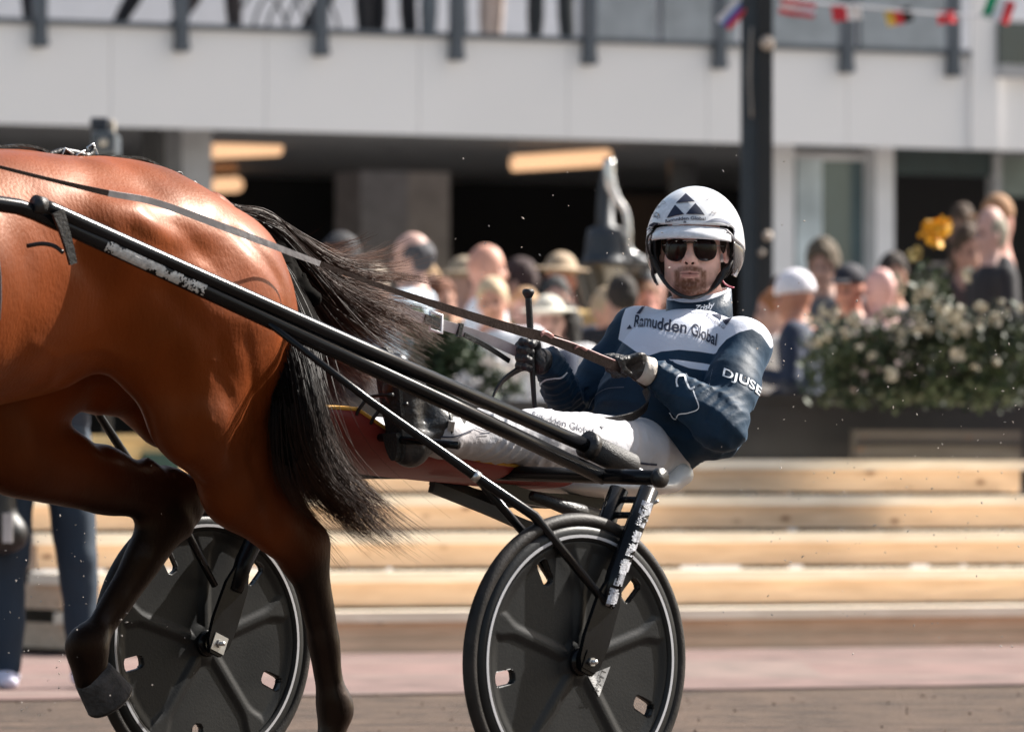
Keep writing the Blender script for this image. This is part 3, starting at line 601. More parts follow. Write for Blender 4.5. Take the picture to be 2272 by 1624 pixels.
# chest, neck, head, fore legs (ahead of the picture)
H.ell((2.12, 0, 1.15), (0.26, 0.23, 0.3), 0.08)
H.cap((2.15, 0, 1.32), (2.72, 0, 1.83), 0.21, 0.115, 0.08, (1, .6, 1))
H.cap((2.05, 0, 1.45), (2.65, 0, 1.93), 0.11, 0.07, 0.05, (1, .6, 1))
H.cap((2.76, 0, 1.84), (2.95, 0, 1.70), 0.115, 0.095, 0.05, (1, .7, 1)); H.cap((2.95, 0, 1.70), (3.2, 0, 1.50), 0.08, 0.06, 0.04, (1, .8, 1))
for s in (1, -1):
    H.cap((2.72, .05 * s, 1.95), (2.70, .06 * s, 2.07), 0.03, 0.01, 0.02)
    H.cap((2.02, .17 * s, 1.15), (2.16, .16 * s, 0.93), 0.14, 0.085, 0.06, (1, .7, 1))
    f0 = 2.16 if s > 0 else 2.02; f1 = f0 + (0.28 if s > 0 else -0.1); f2 = f1 + (0.02 if s > 0 else -0.3); z1 = 0.64 if s > 0 else 0.5; z2 = 0.3 if s > 0 else 0.38
    H.cap((f0, .16 * s, 0.93), (f1, .14 * s, z1), 0.08, 0.048, 0.04); H.ell((f1, .14 * s, z1), (0.05, 0.047, 0.06), 0.03)
    H.cap((f1, .14 * s, z1), (f2, .13 * s, z2), 0.038, 0.031, 0.03); H.ell((f2, .13 * s, z2), (0.042, 0.04, 0.045), 0.03)
    H.cap((f2, .13 * s, z2), (f2 - .08, .13 * s, z2 - .1), 0.034, 0.036, 0.02)
# muscle grooves and the flank hollow
for a, b, r_, k in () and ((pl(590, 700, .23), pl(600, 930, .2), .012, .05), (pl(330, 640, .3), pl(470, 900, .27), .010, .06), (pl(420, 560, .29), pl(540, 760, .27), .010, .06)):
    H.cap(a, b, r_, r_, k, mode='sub')
H.ell((1.13, 0.335, 1.16), (0.12, 0.04, 0.15), 0.14, mode='sub'); H.ell((1.13, -0.335, 1.16), (0.12, 0.04, 0.15), 0.14, mode='sub')
def grooves(x, y, z):
    o = 0.005 * vn(x * 7, y * 7, z * 5) + 0.0024 * vn(x * 17, y * 17, z * 11)
    for pts, am, sg_ in (([(505, 520), (585, 640), (600, 800), (590, 930)], .007, .020), ([(330, 640), (420, 760), (470, 900), (500, 1000)], .006, .028), ([(250, 520), (330, 560), (430, 560)], .006, .03), ([(540, 1000), (575, 1090), (620, 1180)], .005, .012), ([(350, 800), (380, 900), (400, 980)], .006, .025), ([(560, 860), (600, 960), (612, 1060)], .005, .014), ([(150, 560), (200, 640), (215, 740), (190, 840)], .005, .03), ([(300, 470), (380, 520), (430, 600)], .004, .02), ([(400, 700), (425, 800), (410, 900), (440, 980)], -.0032, .0075), ([(425, 800), (480, 870), (500, 960), (540, 1050)], -.0030, .007), ([(60, 760), (130, 790), (230, 770), (300, 800)], -.003, .0075), ([(130, 790), (160, 850), (230, 860)], -.0028, .007), ([(560, 1120), (600, 1180), (650, 1240)], -.003, .007), ([(490, 760), (520, 860), (560, 960)], .004, .016)):
        Q = [pl(a, b, .2) for a, b in pts]; d = np.full(x.shape, 9.0)
        for i in range(len(Q) - 1):
            e = Q[i + 1] - Q[i]; L2 = e[0] ** 2 + e[2] ** 2; t = np.clip(((x - Q[i][0]) * e[0] + (z - Q[i][2]) * e[2]) / L2, 0, 1)
            d = np.minimum(d, np.hypot(x - Q[i][0] - t * e[0], z - Q[i][2] - t * e[2]))
        o = o + am * np.exp(-(d / sg_) ** 2) * (np.abs(y) > .06)
    return o
H.disp(grooves)
hv, hq = H.nets(); hv = relax(hv, hq, 3); del H
f_, l_, z_ = hv[:, 0], hv[:, 1], hv[:, 2]
px_h = to_px(W(hv))
nb = 0.10 * vn(f_ * 6, l_ * 6, z_ * 6)
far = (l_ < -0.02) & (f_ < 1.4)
leg = np.where(far, np.clip((px_h[:, 1] - 960 + (px_h[:, 0] - 430) * 0.12) / 170 + nb, 0, 1), 0)  # bay black, carried up the far leg to paint its inner-side shade
leg = np.where(~far & (f_ < 1.4), np.clip((px_h[:, 1] - 1180 + (px_h[:, 0] - 640) * 0.75) / 130 + nb, 0, 1), leg)
leg = np.where(f_ > 1.4, np.clip((0.72 - z_) / 0.12 + nb, 0, 1), leg)
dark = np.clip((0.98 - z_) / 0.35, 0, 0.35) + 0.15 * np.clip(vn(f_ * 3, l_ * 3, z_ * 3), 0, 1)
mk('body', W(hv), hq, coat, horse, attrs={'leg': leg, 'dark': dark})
hoofm = MAT('dusty_hoof', (0.055, 0.048, 0.045), 0.8, var=0.5, vs=30, bump=0.6, bs=90)
shoem = MAT('worn_shoe', (0.25, 0.24, 0.23), 0.45, 0.7, bump=0.2)
def hoof(c0, c1, r0, r1):
    c0, c1 = map(np.asarray, (c0, c1)); ax = nrm(c1 - c0); u = nrm(np.cross(ax, [0, 1, 0])); v = np.cross(ax, u)
    rings = [ring(W(c0 - ax * .012), *(x[0] * F_ + x[1] * L_ + x[2] * Z_ for x in (u, v)), r0 * .8, 24)]
    for t in (0, .15, .5, .9, 1): rings.append(ring(W(c0 + (c1 - c0) * t), *(x[0] * F_ + x[1] * L_ + x[2] * Z_ for x in (u, v)), r0 + (r1 - r0) * t, 24))
    V, Fc = loft(rings); h_ = mk('hoof', V, Fc, hoofm, horse)
    rr = [W(c1) + (r1 * .86) * (math.cos(a) * (u[0] * F_ + u[1] * L_ + u[2] * Z_) + math.sin(a) * (v[0] * F_ + v[1] * L_ + v[2] * Z_)) for a in np.linspace(-2.4, 2.4, 22)]
    V, Fc = tube(rr, .007, 6); mk('horseshoe', V, Fc, shoem, h_)
hoof(pl(207, 1498, -.13), pl(244, 1552, -.13), .050, .062)
hoof(pl(722, 1690, .12), pl(705, 1760, .12), .042, .056)
hoof((2.38, .13, .2), (2.35, .13, .1), .042, .056); hoof((1.54, -.13, .28), (1.48, -.13, .2), .042, .056)
for s in (1, -1):
    m_ = MB(); V, Fc = loft([ring(W((2.85, .088 * s, 1.76)) + L_ * s * d, F_, Z_, r_, 12) for d, r_ in ((-.02, .016), (.0, .015), (.008, .009), (.011, .002))]); mk('eye', V, Fc, MAT('horse_eye', (.01, .006, .004), .1, coat=1), horse)

# tail and mane: thousands of fine tapering hairs
hairm = MAT('tail_hair', (0.006, 0.004, 0.0035), 0.5, var=0.6, vs=30, bump=0, spec=0.22, attr=('tip',), acol=((0.12, 0.045, 0.02),), athr=(0, 1))
def hairs(name, guides, count, wid, spread, jitter, seed, parent, lrange=0.07, core=None):
    rg = np.random.default_rng(seed); G = [catmull(np.array([pl(x, y, l) for x, y, l in g]), 6) for g, _, _ in guides]
    wts = np.array([w_ for _, w_, _ in guides], float); wts /= wts.sum(); tips = [t for _, _, t in guides]
    n = 18; G = [np.stack([np.interp(np.linspace(0, 1, n), np.linspace(0, 1, len(g)), g[:, i]) for i in range(3)], 1) for g in G]
    V = []; T = []; Fc = []; clumps = []
    for _ in range(95):
        a = rg.choice(len(G), p=wts); clumps.append((a, min(max(a + rg.integers(-1, 2), 0), len(G) - 1), rg.random() * .7, rg.normal(0, 1, 3), rg.normal(0, 1, 3), rg.uniform(.84, 1.05), rg.uniform(4, 11), rg.random() * 6))
    for i in range(count):
        a, b, q, o1, o2, cut0, fr, ph = clumps[rg.integers(len(clumps))]; loose = rg.random() < .06; q = q + rg.normal(0, .05)
        P = G[a] * (1 - q) + G[b] * q; tt = np.linspace(0, 1, n)[:, None]
        k_ = 1.0 if loose else .26
        P = P + (o1 + k_ * rg.normal(0, 1, 3)) * np.array([spread, lrange * .5, spread]) * (0.35 + tt ** 1.2) \
              + ((o2 + k_ * rg.normal(0, 1, 3)) * jitter) * tt ** 2.2 + 0.007 * np.sin(tt * fr + ph) * (o2 + .3 * rg.normal(0, 1, 3)) + (.003 * rg.normal(0, 1, 3)) * np.sin(tt * 9 + ph)
        cut = min(1.0, cut0 * rg.uniform(.84, 1.0)); P = np.stack([np.interp(np.linspace(0, cut, n), np.linspace(0, 1, n), P[:, k]) for k in range(3)], 1)
        Pw = W(P); d = np.gradient(Pw, axis=0); d /= np.linalg.norm(d, axis=1, keepdims=True) + 1e-9
        s1 = nrm(rg.normal(0, 1, 3)); s1 = s1 - d * (d @ s1)[:, None]; s1 /= np.linalg.norm(s1, axis=1, keepdims=True) + 1e-9; s2 = np.cross(d, s1)
        r_ = wid * rg.uniform(.5, 1.3) * np.linspace(1, .15, n)[:, None]
        base = len(V) * n * 3
        V.append(np.stack([Pw + s1 * r_, Pw - s1 * r_ * .5 + s2 * r_ * .87, Pw - s1 * r_ * .5 - s2 * r_ * .87], 1).reshape(-1, 3))
        T.append(np.repeat(np.clip((np.linspace(0, 1, n) - .35) * 1.3, 0, 1) * tips[a] * rg.uniform(.3, 1.3) + (tips[a] > .7) * .15, 3))
        k = np.arange(n - 1)[:, None] * 3 + base
        for j in range(3):
            j2 = (j + 1) % 3; Fc.append(np.concatenate([k + j, k + j2, k + 3 + j2, k + 3 + j], 1))
    return mk(name, np.concatenate(V), np.concatenate(Fc), hairm, parent, True, attrs={'tip': np.concatenate(T)})
up = -.02
G1 = [
 ([(515, 468, 0), (575, 478, 0), (640, 520, up), (700, 565, up), (770, 560, up), (835, 532, up)], 0.25, .8),
 ([(515, 470, 0), (575, 482, 0), (650, 540, up), (730, 590, up), (820, 590, up), (890, 560, up)], 0.35, .8),
 ([(510, 472, 0), (580, 490, 0), (660, 560, up), (750, 622, up), (840, 640, up), (905, 650, up)], 1.3, 1),
 ([(510, 474, 0), (580, 500, 0), (660, 590, up), (750, 660, up), (840, 690, up), (900, 735, up)], 2.2, .9),
 ([(510, 478, 0), (580, 515, 0), (660, 620, up), (740, 700, up), (820, 755, up), (875, 800, up)], 2.6, .8),
 ([(510, 482, 0), (575, 530, 0), (650, 650, up), (720, 750, up), (790, 810, up), (850, 850, up)], 2.6, .7),
 ([(508, 486, 0), (570, 550, 0), (635, 680, 0), (690, 800, 0), (745, 900, 0), (800, 985, 0)], 2.2, .3)]
def G2g(*p): return [(x, y, 0 if y < 520 else min(.25, (y - 520) / 330 * .25)) for x, y in p]
G2 = [
 (G2g((505, 490), (575, 570), (640, 720), (668, 850), (680, 915), (710, 1000), (755, 1075), (830, 1160), (900, 1228)), 2.2, .45),
 (G2g((505, 490), (570, 580), (632, 730), (658, 860), (668, 930), (695, 1020), (740, 1085), (800, 1145), (870, 1205)), 3.2, .45),
 (G2g((505, 495), (565, 590), (625, 740), (648, 870), (655, 950), (680, 1030), (720, 1090), (765, 1140), (835, 1190)), 3.4, .5),
 (G2g((500, 500), (560, 600), (618, 760), (638, 890), (645, 970), (665, 1035), (695, 1085), (725, 1120), (775, 1160)), 3.0, .5),
 (G2g((500, 505), (560, 620), (612, 780), (630, 900), (635, 980), (645, 1040), (660, 1080), (680, 1105), (705, 1130)), 2.0, .5)]
tail = hairs('tail', G1, 3600, .0012, .012, .018, 3, horse, .12)
tl2 = hairs('tail_length', G2, 3400, .0013, .014, .012, 5, horse, .12)
K = Field((-.1, -.14, .6), (.72, .40, 1.5), .012)
tl_ = lambda y: 0 if y < 520 else min(.25, (y - 520) / 330 * .25)
for (a, b, r0, r1) in (((500, 478), (600, 600), .03, .05), ((600, 600), (640, 740), .05, .058), ((640, 740), (645, 880), .058, .04), ((645, 880), (665, 980), .04, .05), ((668, 980), (705, 1045), .05, .022), ((640, 700), (690, 800), .05, .03), ((530, 500), (610, 570), .02, .03), ((610, 570), (700, 665), .03, .02), ((560, 570), (650, 720), .035, .04), ((610, 640), (700, 770), .04, .02), ((650, 880), (650, 1000), .04, .035)):
    K.cap(pl(*a, tl_(a[1])), pl(*b, tl_(b[1])), r0, r1, .03, (1, .8, 1))
K.disp(lambda x, y, z: .012 * vn((x + z * .5) * 60, y * 60, z * 7))
kv, kq = K.nets(); mk('tail_core', W(kv), kq, MAT('tail_core_hair', (.003, .0025, .002), .9, bump=0, spec=.05), horse, attrs={'tip': np.zeros(len(kv))})
# mane, ahead of the picture
MG = []
mV = MB()
for i in range(500):
    t = random.random(); p = np.array([2.1 + .62 * t, 0, 1.62 + .42 * t]); q = p + np.array([-.05 + random.gauss(0, .02), .1 + random.gauss(0, .02), -.2 + random.gauss(0, .03)]); mid = (p + q) / 2 + np.array([0, .05, .04])
    V, Fc = tube(W(catmull([p, mid, q], 3)), [.002] * 7, 3); mV.add(V, Fc)
mV.build('mane', MAT('mane_hair', (.01, .007, .006), .5, bump=0), horse, True)

# ---------------------------------------------------------------- harness lying on the horse
hbv = bvh_of([bpy.data.objects['body']])
harness = top('harness', 'black leather driving harness with buckles along the back of the horse', 'harness', tuple(W(np.array([1.0, 0, 1.53]))))
def on_back(pts, l, lift=.006):
    out = []
    for x, y in pts:
        p = pl(x, y, l); out.append(p)
    return np.array(out)
P = W(np.array([pl(-60, 346, 0), pl(0, 348, 0), pl(60, 346, 0), pl(110, 344, 0), pl(160, 348, 0), pl(215, 350, 0), pl(262, 352, 0)])); V, Fc = strap(P + [0, 0, .004], .03, .006, L_); mk('back_strap', V, Fc, leather, harness, False)
P = W(np.array([pl(-60, 320, 0), pl(0, 325, 0), pl(40, 322, 0), pl(75, 327, 0), pl(105, 338, 0), pl(125, 345, 0)])); V, Fc = strap(P, .026, .006, L_); mk('loop_strap', V, Fc, leather, harness, False)
P = W(np.array([pl(95, 347, .01), pl(135, 336, .01), pl(165, 338, .01), pl(195, 346, .01), pl(208, 330, .01), pl(204, 322, .01)])); V, Fc = tube(P, [.006, .009, .008, .01, .006, .004], 8, 5); mk('billet', V, Fc, leather, harness)
for c, a in ((pl(150, 343, .02), .5), (pl(182, 347, .03), -.4), (pl(205, 334, 0), 1.1)):
    u = F_ * math.cos(a) + Z_ * math.sin(a); v = -F_ * math.sin(a) + Z_ * math.cos(a)
    rr = [W(c) + u * x + v * y for x, y in ((-.014, -.01), (.014, -.01), (.014, .01), (-.014, .01))]; V, Fc = tube(rr, .0028, 6, closed_ring=True); mk('buckle', V, Fc, steel, harness)
P = W(np.array([pl(262, 352, 0), pl(320, 358, 0), pl(372, 388, 0), pl(400, 404, 0), pl(430, 425, .01), pl(462, 448, .02), pl(485, 468, .03), pl(500, 490, .04)])); V, Fc = strap(P + [0, 0, .005], [.022] * 4 + [.028, .016, .014, .014], .006, L_); mk('crupper', V, Fc, leather, harness, False)
for c, a in ((pl(392, 394, .01), -.5), (pl(425, 416, .02), -.7)):
    u = F_ * math.cos(a) + Z_ * math.sin(a); v = -F_ * math.sin(a) + Z_ * math.cos(a)
    V, Fc = tube([W(c) + u * .018 * math.cos(t) + v * .011 * math.sin(t) for t in np.linspace(0, 6.28, 14, endpoint=False)], .0035, 6, closed_ring=True); mk('buckle', V, Fc, leather, harness)
V, Fc = strap(W(np.array([pl(388, 396, .015), pl(372, 388, .02), pl(376, 383, .02)])), .012, .004, L_); mk('keeper', V, Fc, leather, harness, False)
# number cloth behind the saddle, its hem just inside the picture
cl = []
for f0_ in (1.44, 1.95):
    cl.append([W(np.array([f0_, .345 * math.sin(a), 1.20 + .35 * math.cos(a)])) for a in np.linspace(-1.75, 1.75, 26)])
V, Fc = loft([cl[0], cl[1]], caps=False, close=False)
o = mk('saddle_cloth', V, Fc, MAT('saddle_cloth', (.05, .05, .07), .8, vs=40, bump=.2), harness, True); md = o.modifiers.new('t', 'SOLIDIFY'); md.thickness = .006
V, Fc = tube(cl[0], .005, 8); mk('piping', V, Fc, MAT('piping', (.3, .3, .33), .6), o)
# ================================================================ the sulky
sulky = top('sulky', 'black two-wheeled racing sulky with solid disc wheels and long shafts', 'sulky', tuple(W(np.array([0, 0, 0.0]))))
rubber = MAT('dusty_tyre', (0.010, 0.009, 0.009), 0.55, spec=.3, var=0.5, vs=18, bump=0.15, bs=200, col2=(0.024, 0.02, 0.018))
discm = MAT('grey_disc', (0.007, 0.0085, 0.0105), 0.45, spec=.26, var=0.25, col2=(.015, .0155, .0155), vs=5, bump=0.06, bs=160)
ringm = MAT('reflective_stripe', (0.42, 0.42, 0.44), 0.5, var=0.08, vs=10, bump=0)
def wheel(cz, l0, phase=0.0):
    C0 = W(np.array([0, l0, cz])); U = -F_; P_ = lambda r_, a, h: C0 + r_ * (math.cos(a) * U + math.sin(a) * Z_) + h * L_
    wd_ = MB(); n = 96
    A = np.linspace(0, 2 * np.pi, n, endpoint=False)
    def revolve(prof):
        V = [P_(r_, a, h) for a in A for r_, h in prof]; m = len(prof)
        return V, [(i * m + j, i * m + (j + 1) % m, ((i + 1) % n) * m + (j + 1) % m, ((i + 1) % n) * m + j) for i in range(n) for j in range(m)]
    V, Fc = revolve([(.333 + .0175 * math.cos(t), .0175 * math.sin(t)) for t in np.linspace(0, 2 * np.pi, 16, endpoint=False)])
    return_parent = mk('wheel', V, Fc, rubber, sulky, True); return_parent['label'] = 'spoked disc wheel with a silver stripe round the rim'
    V, Fc = revolve([(.322, .012), (.322, -.012), (.31, -.019), (.286, -.020), (.282, -.012), (.282, .012), (.286, .020), (.31, .019)]); mk('rim', V, Fc, discm, return_parent, True)
    for sg in (1, -1):
        V, Fc = revolve([(.2925, .0192 * sg), (.2925, .0212 * sg), (.2995, .0212 * sg), (.2995, .0192 * sg)]); mk('stripe', V, Fc, ringm, return_parent, False)
    # pressed disc: five raised spokes, five long slots
    nr, na = 84, 480; rs = np.linspace(.018, .284, nr); an = np.linspace(0, 2 * np.pi, na, endpoint=False)
    RR, AA = np.meshgrid(rs, an, indexing='ij'); X = RR * np.cos(AA); Y = RR * np.sin(AA)
    ss = lambda e0, e1, x: (lambda t: t * t * (3 - 2 * t))(np.clip((x - e0) / (e1 - e0), 0, 1))
    hgt = ss(.255, .282, RR); hgt = np.maximum(hgt, 1 - ss(.035, .062, RR))
    for k in range(5):
        sa = R(16 + 72 * k + phase); al = X * np.cos(sa) + Y * np.sin(sa); ac = np.abs(-X * np.sin(sa) + Y * np.cos(sa))
        wdt = .014 + .018 * ss(.19, .27, RR) ** 2
        hgt = np.maximum(hgt, (1 - ss(0, 1, (ac - wdt + .012) / .022)) * (al > 0))
    slot = np.full(X.shape, 1.0)
    for k in range(5):
        sa = R(44.5 + 72 * k + phase); al = X * np.cos(sa) + Y * np.sin(sa); ac = -X * np.sin(sa) + Y * np.cos(sa)
        d = np.hypot(np.maximum(np.abs(al - .236) - .019, 0), np.maximum(np.abs(ac) - .005, 0)) - .0125
        slot = np.minimum(slot, d)
    # pull grid points near the slot edge onto it
    gx = np.zeros_like(X); e = 1e-4
    def sdf(X, Y):
        s_ = np.full(X.shape, 1.0)
        for k in range(5):
            sa = R(44.5 + 72 * k + phase); al = X * np.cos(sa) + Y * np.sin(sa); ac = -X * np.sin(sa) + Y * np.cos(sa)
            s_ = np.minimum(s_, np.hypot(np.maximum(np.abs(al - .236) - .019, 0), np.maximum(np.abs(ac) - .005, 0)) - .0125)
        return s_
    dx = (sdf(X + e, Y) - sdf(X - e, Y)) / (2 * e); dy = (sdf(X, Y + e) - sdf(X, Y - e)) / (2 * e)
    near = np.abs(slot) < .0019; X = np.where(near, X - dx * slot, X); Y = np.where(near, Y - dy * slot, Y); slot = np.where(near, 0, slot)
    ids = np.arange(nr * na).reshape(nr, na); j2 = (np.arange(na) + 1) % na
    q = np.stack([ids[:-1], ids[:-1][:, j2], ids[1:][:, j2], ids[1:]], -1).reshape(-1, 4)
    mid = slot.ravel()[q].mean(1) > -1e-5; q = q[mid]
    lipf = []
    bd = (np.abs(slot) < 1e-9).ravel()
    both = []
    for sg in (1, -1):
        hh = (.010 + .0055 * hgt).ravel() * sg
        V = C0 + X.ravel()[:, None] * U + Y.ravel()[:, None] * Z_ + hh[:, None] * L_
        both.append(V)
    n0 = len(both[0]); Q = [q, q[:, ::-1] + n0]
    from collections import Counter
    ed = Counter(); 
    for a_, b_ in ((0, 1), (1, 2), (2, 3), (3, 0)):
        for u_, v_ in zip(q[:, a_], q[:, b_]):
            ed[(min(u_, v_), max(u_, v_))] += 1
    wall = [(u_, v_, v_ + n0, u_ + n0) for (u_, v_), c in ed.items() if c == 1]
    Q.append(np.array(wall)); o = mk('disc', np.concatenate(both), np.concatenate(Q), discm, return_parent, True)
    V, Fc = revolve([(.03, .03), (.012, .034), (.012, -.034), (.03, -.03), (.034, -.02), (.034, .02)]); mk('hub', V, Fc, black, return_parent, True)
    return return_parent
tilt = 0.02
w1 = wheel(.35, .695, 0); w2 = wheel(.35 + tilt, -.695, 3)
# balance sticker beside the hub
wb = bvh_of([o for o in w1.children if o.name.startswith('disc')])
Pq, Fq = flat_grid([(1338, 1500), (1405, 1470), (1398, 1490), (1380, 1530), (1362, 1542)], 8)
stk_ = decal('sticker', [(1308 + 0, 1470)] and [(x, y) for x, y in flat_grid([(1303, 1497), (1353, 1477), (1340, 1512), (1328, 1544)], 8)[0]], flat_grid([(1303, 1497), (1353, 1477), (1340, 1512), (1328, 1544)], 8)[1], wb, MAT('sticker', (.3, .3, .3), .5), w1)
text_on('sticker_lettering', 'FMT', [(1326, 1534), (1345, 1482)], 15, wb, MAT('dark_print', (.02, .02, .02), .6, bump=0), w1, off=.0035)
PN = lambda pts: np.array([pl(*p) for p in pts])
def both_sides(name, Sp, r_, mat, n=14, sm=0, lift=0.0):
    out = []
    for sd in (1, -1):
        Q = np.array(Sp, float).copy(); Q[:, 1] *= sd; Q[:, 2] += (tilt * .8 if sd < 0 else 0) * lift
        V, Fc = tube(W(Q), r_, n, sm); out.append(mk(name, V, Fc, mat, sulky))
    return out
wornm = MAT('black_enamel_worn_lettering', (0.012, 0.013, 0.016), 0.32, bump=0.03, coat=0.5)
sh = PN([(-260, 395, .36), (-120, 432, .36), (-20, 449, .36), (40, 458, .37), (75, 470, .37), (300, 572, .41), (700, 758, .46), (1000, 897, .50), (1340, 1058, .535)])
shafts = both_sides('shaft', sh, .0185, black, 18)
ux = PN([(88, 456, .385), (110, 462, .385), (400, 592, .43), (800, 770, .475), (1312, 993, .52)])
upper = both_sides('upper_shaft', ux, .0175, black, 18)
sp = PN([(1306, 988, .52), (1308, 989, .52), (1400, 1033, .53), (1404, 1035, .53)]); both_sides('spring_housing', sp, [.024, .031, .031, .026], MAT('rubber_sleeve', (.014, .014, .015), .5, bump=.4, bs=300), 20)
both_sides('spring_collar', PN([(1300, 984, .52), (1314, 991, .52)]), [.034, .034], leather, 20)
both_sides('clevis', PN([(1402, 1034, .53), (1425, 1046, .535), (1430, 1050, .54), (1432, 1060, .54)]), .0065, steel, 8)
both_sides('shaft_bracket', PN([(82, 455, .385), (84, 470, .37)]), .011, steel, 8)
both_sides('end_plug', PN([(76, 451, .385), (96, 457, .385)]), .021, leather, 12)
for sd in (1, -1):
    Q = PN([(128, 468, .41), (140, 505, .41), (152, 545, .41), (162, 585, .41)]); Q[:, 1] *= sd
    V, Fc = strap(W(Q), [.034, .028, .024, .02], .008, F_, 4); mk('hold_down_strap', V, Fc, leather, sulky, False)
    Q = PN([(140, 560, .40), (120, 545, .38), (92, 540, .36), (60, 545, .33)]); Q[:, 1] *= sd
    V, Fc = tube(W(Q), .005, 8, 4); mk('tie', V, Fc, leather, sulky)
# arch: crossbar and forks
cb = np.array([[-.24, .735, .783], [-.24, .6, .786], [-.24, 0, .80], [-.24, -.6, .80], [-.24, -.735, .80]]); V, Fc = tube(W(cb), .0185, 18); mk('crossbar', V, Fc, black, sulky)
V, Fc = tube(W(np.array([[-.24, .722, .783], [-.24, .737, .783]])), .0235, 20); mk('end_cap', V, Fc, leather, sulky)
V, Fc = tube(W(np.array([[-.24, -.722, .80], [-.24, -.737, .80]])), .0235, 20); mk('end_cap', V, Fc, leather, sulky)
ftop = pl(1440, 1085, .735); fmid = pl(1366, 1275, .742)
forks = []
for sd in (1, -1):
    dz = 0 if sd > 0 else tilt
    q0, q1 = ftop.copy(), fmid.copy(); hubp = np.array([0.0, .742, .35])
    for dl, nm in ((0, 'fork_leg'), (-.105, 'inner_fork_leg')):
        a, b, c = [np.array([p[0], (p[1] + dl) * sd, p[2] + dz * (1 if p is not q0 else .8)]) for p in (q0, q1, hubp)]
        V, Fc = tube(W(np.array([a, a + (b - a) * .5, b, b + (c - b) * .35])), [.0235, .0235, .0235, .02], 18); o = mk(nm, V, Fc, black, sulky); forks.append(o)
        d_ = nrm(c - b); sdv = nrm(np.cross(d_, [0, 1, 0])); pts = [b + (c - b) * .05, b + (c - b) * .3, b + (c - b) * .75, c, c + d_ * .03]; wds = [.02, .036, .040, .034, .018]
        r_ = []
        for p, w_ in zip(pts, wds): r_.append([W(p + sdv * w_ * i + np.array([0, .006 * j, 0])) for i, j in ((1, 1), (1, -1), (-1, -1), (-1, 1))])
        V, Fc = loft([[x.reshape(3) for x in q] for q in r_]); mk('drop_out', V, Fc, black, o, False)
        if nm == 'fork_leg' or True:
            sgn = sd if nm == 'fork_leg' else -sd
            V, Fc = tube(W(np.array([c - [0, .002, 0], c + np.array([0, .014 * sgn, 0])])), .011, 6); mk('axle_nut', V, Fc, steel, o, False)
            V, Fc = tube(W(np.array([c, c + np.array([0, .026 * sgn, 0])])), .0055, 12); mk('axle_end', V, Fc, steel, o)
            pts_ = [c + sdv * i * .022 + d_ * j * .022 for i, j in ((1, 1), (-1, 1), (-1, -1), (1, -1))]
            V, Fc = loft([[W(p + np.array([0, .0065 * sgn, 0])).reshape(3) for p in pts_], [W(p + np.array([0, .009 * sgn, 0])).reshape(3) for p in pts_]]); mk('axle_plate', V, Fc, steel if sd < 0 else black, o, False)
    for f_k in (.12, .3):
        a = q0 + (q1 - q0) * f_k; V, Fc = tube(W(np.array([[a[0], a[1] * sd, a[2] + dz], [a[0], (a[1] - .105) * sd, a[2] + dz]])), .008, 8); mk('fork_bridge', V, Fc, black, sulky)
# stays from shaft to fork, and the under-braces
both_sides('stay', PN([(595, 716, .455), (820, 888, .52), (1056, 1056, .63), (1185, 1143, .70), (1338, 1330, .745)]), [.0075, .0095, .0125, .0125, .010], black, 12)
both_sides('inner_stay', PN([(1062, 1062, .625), (1160, 1178, .63), (1238, 1310, .64)]), [.0105, .0105, .009], black, 12)
both_sides('stay_sleeve', PN([(1050, 1051, .627), (1062, 1060, .633)]), .0135, steel, 12)
br = PN([(960, 1079, .05), (1190, 1170, .05)])
for sd in (1, -1):
    Q = np.array([[-.24, .09 * sd, .785], [-.40, .09 * sd, .735], [-.64, .09 * sd, .725]]); V, Fc = strap(W(Q), .035, .02, Z_, 5); mk('seat_bracket', V, Fc, black, sulky, False)
Q = PN([(958, 1079, .1), (1080, 1128, .1), (1175, 1168, .1), (1240, 1180, .1)]); V, Fc = strap(W(Q), .026, .020, Z_, 5); mk('under_brace', V, Fc, MAT('dirty_black', (.010, .009, .008), .6, vs=20, var=.5), sulky, False)
V, Fc = tube(W(PN([(1275, 1112, .15), (1375, 1156, .15)])), .03, 16); 
V, Fc = tube(W(PN([(1180, 1098, .2), (1352, 1158, .2)])), [.012, .026], 14); mk('damper', V, Fc, leather, sulky)
V, Fc = tube(W(PN([(1352, 1150, .2), (1400, 1140, .3), (1460, 1110, .4)])), .004, 6, 4); mk('cable', V, Fc, steel, sulky)
V, Fc = tube(W(PN([(1300, 1150, .2), (1340, 1163, .25), (1385, 1170, .35), (1420, 1150, .45)])), .006, 6, 4); mk('brake_cable', V, Fc, black, sulky)
# seat
K = Field((-1.05, -.26, .62), (-.42, .26, .98), .008)
K.ell((-.69, 0, .765), (.2, .225, .036), .01); K.cap((-.86, -.15, .795), (-.86, .15, .795), .026, .026, .05); K.ell((-.69, 0, .815), (.17, .18, .040), .02, mode='sub')
kv, kq = K.nets(); mk('seat', W(kv), kq, MAT('white_seat_shell', (.7, .7, .7), .35, coat=.4, bump=.02), sulky)
# foot rests hanging from the shafts
for sd in (1, -1):
    V, Fc = tube(W(np.array([[.17, .47 * sd, .86], [.2, .36 * sd, .87], [.2, .22 * sd, .88]])), .010, 10, 5); mk('foot_rest', V, Fc, black, sulky)
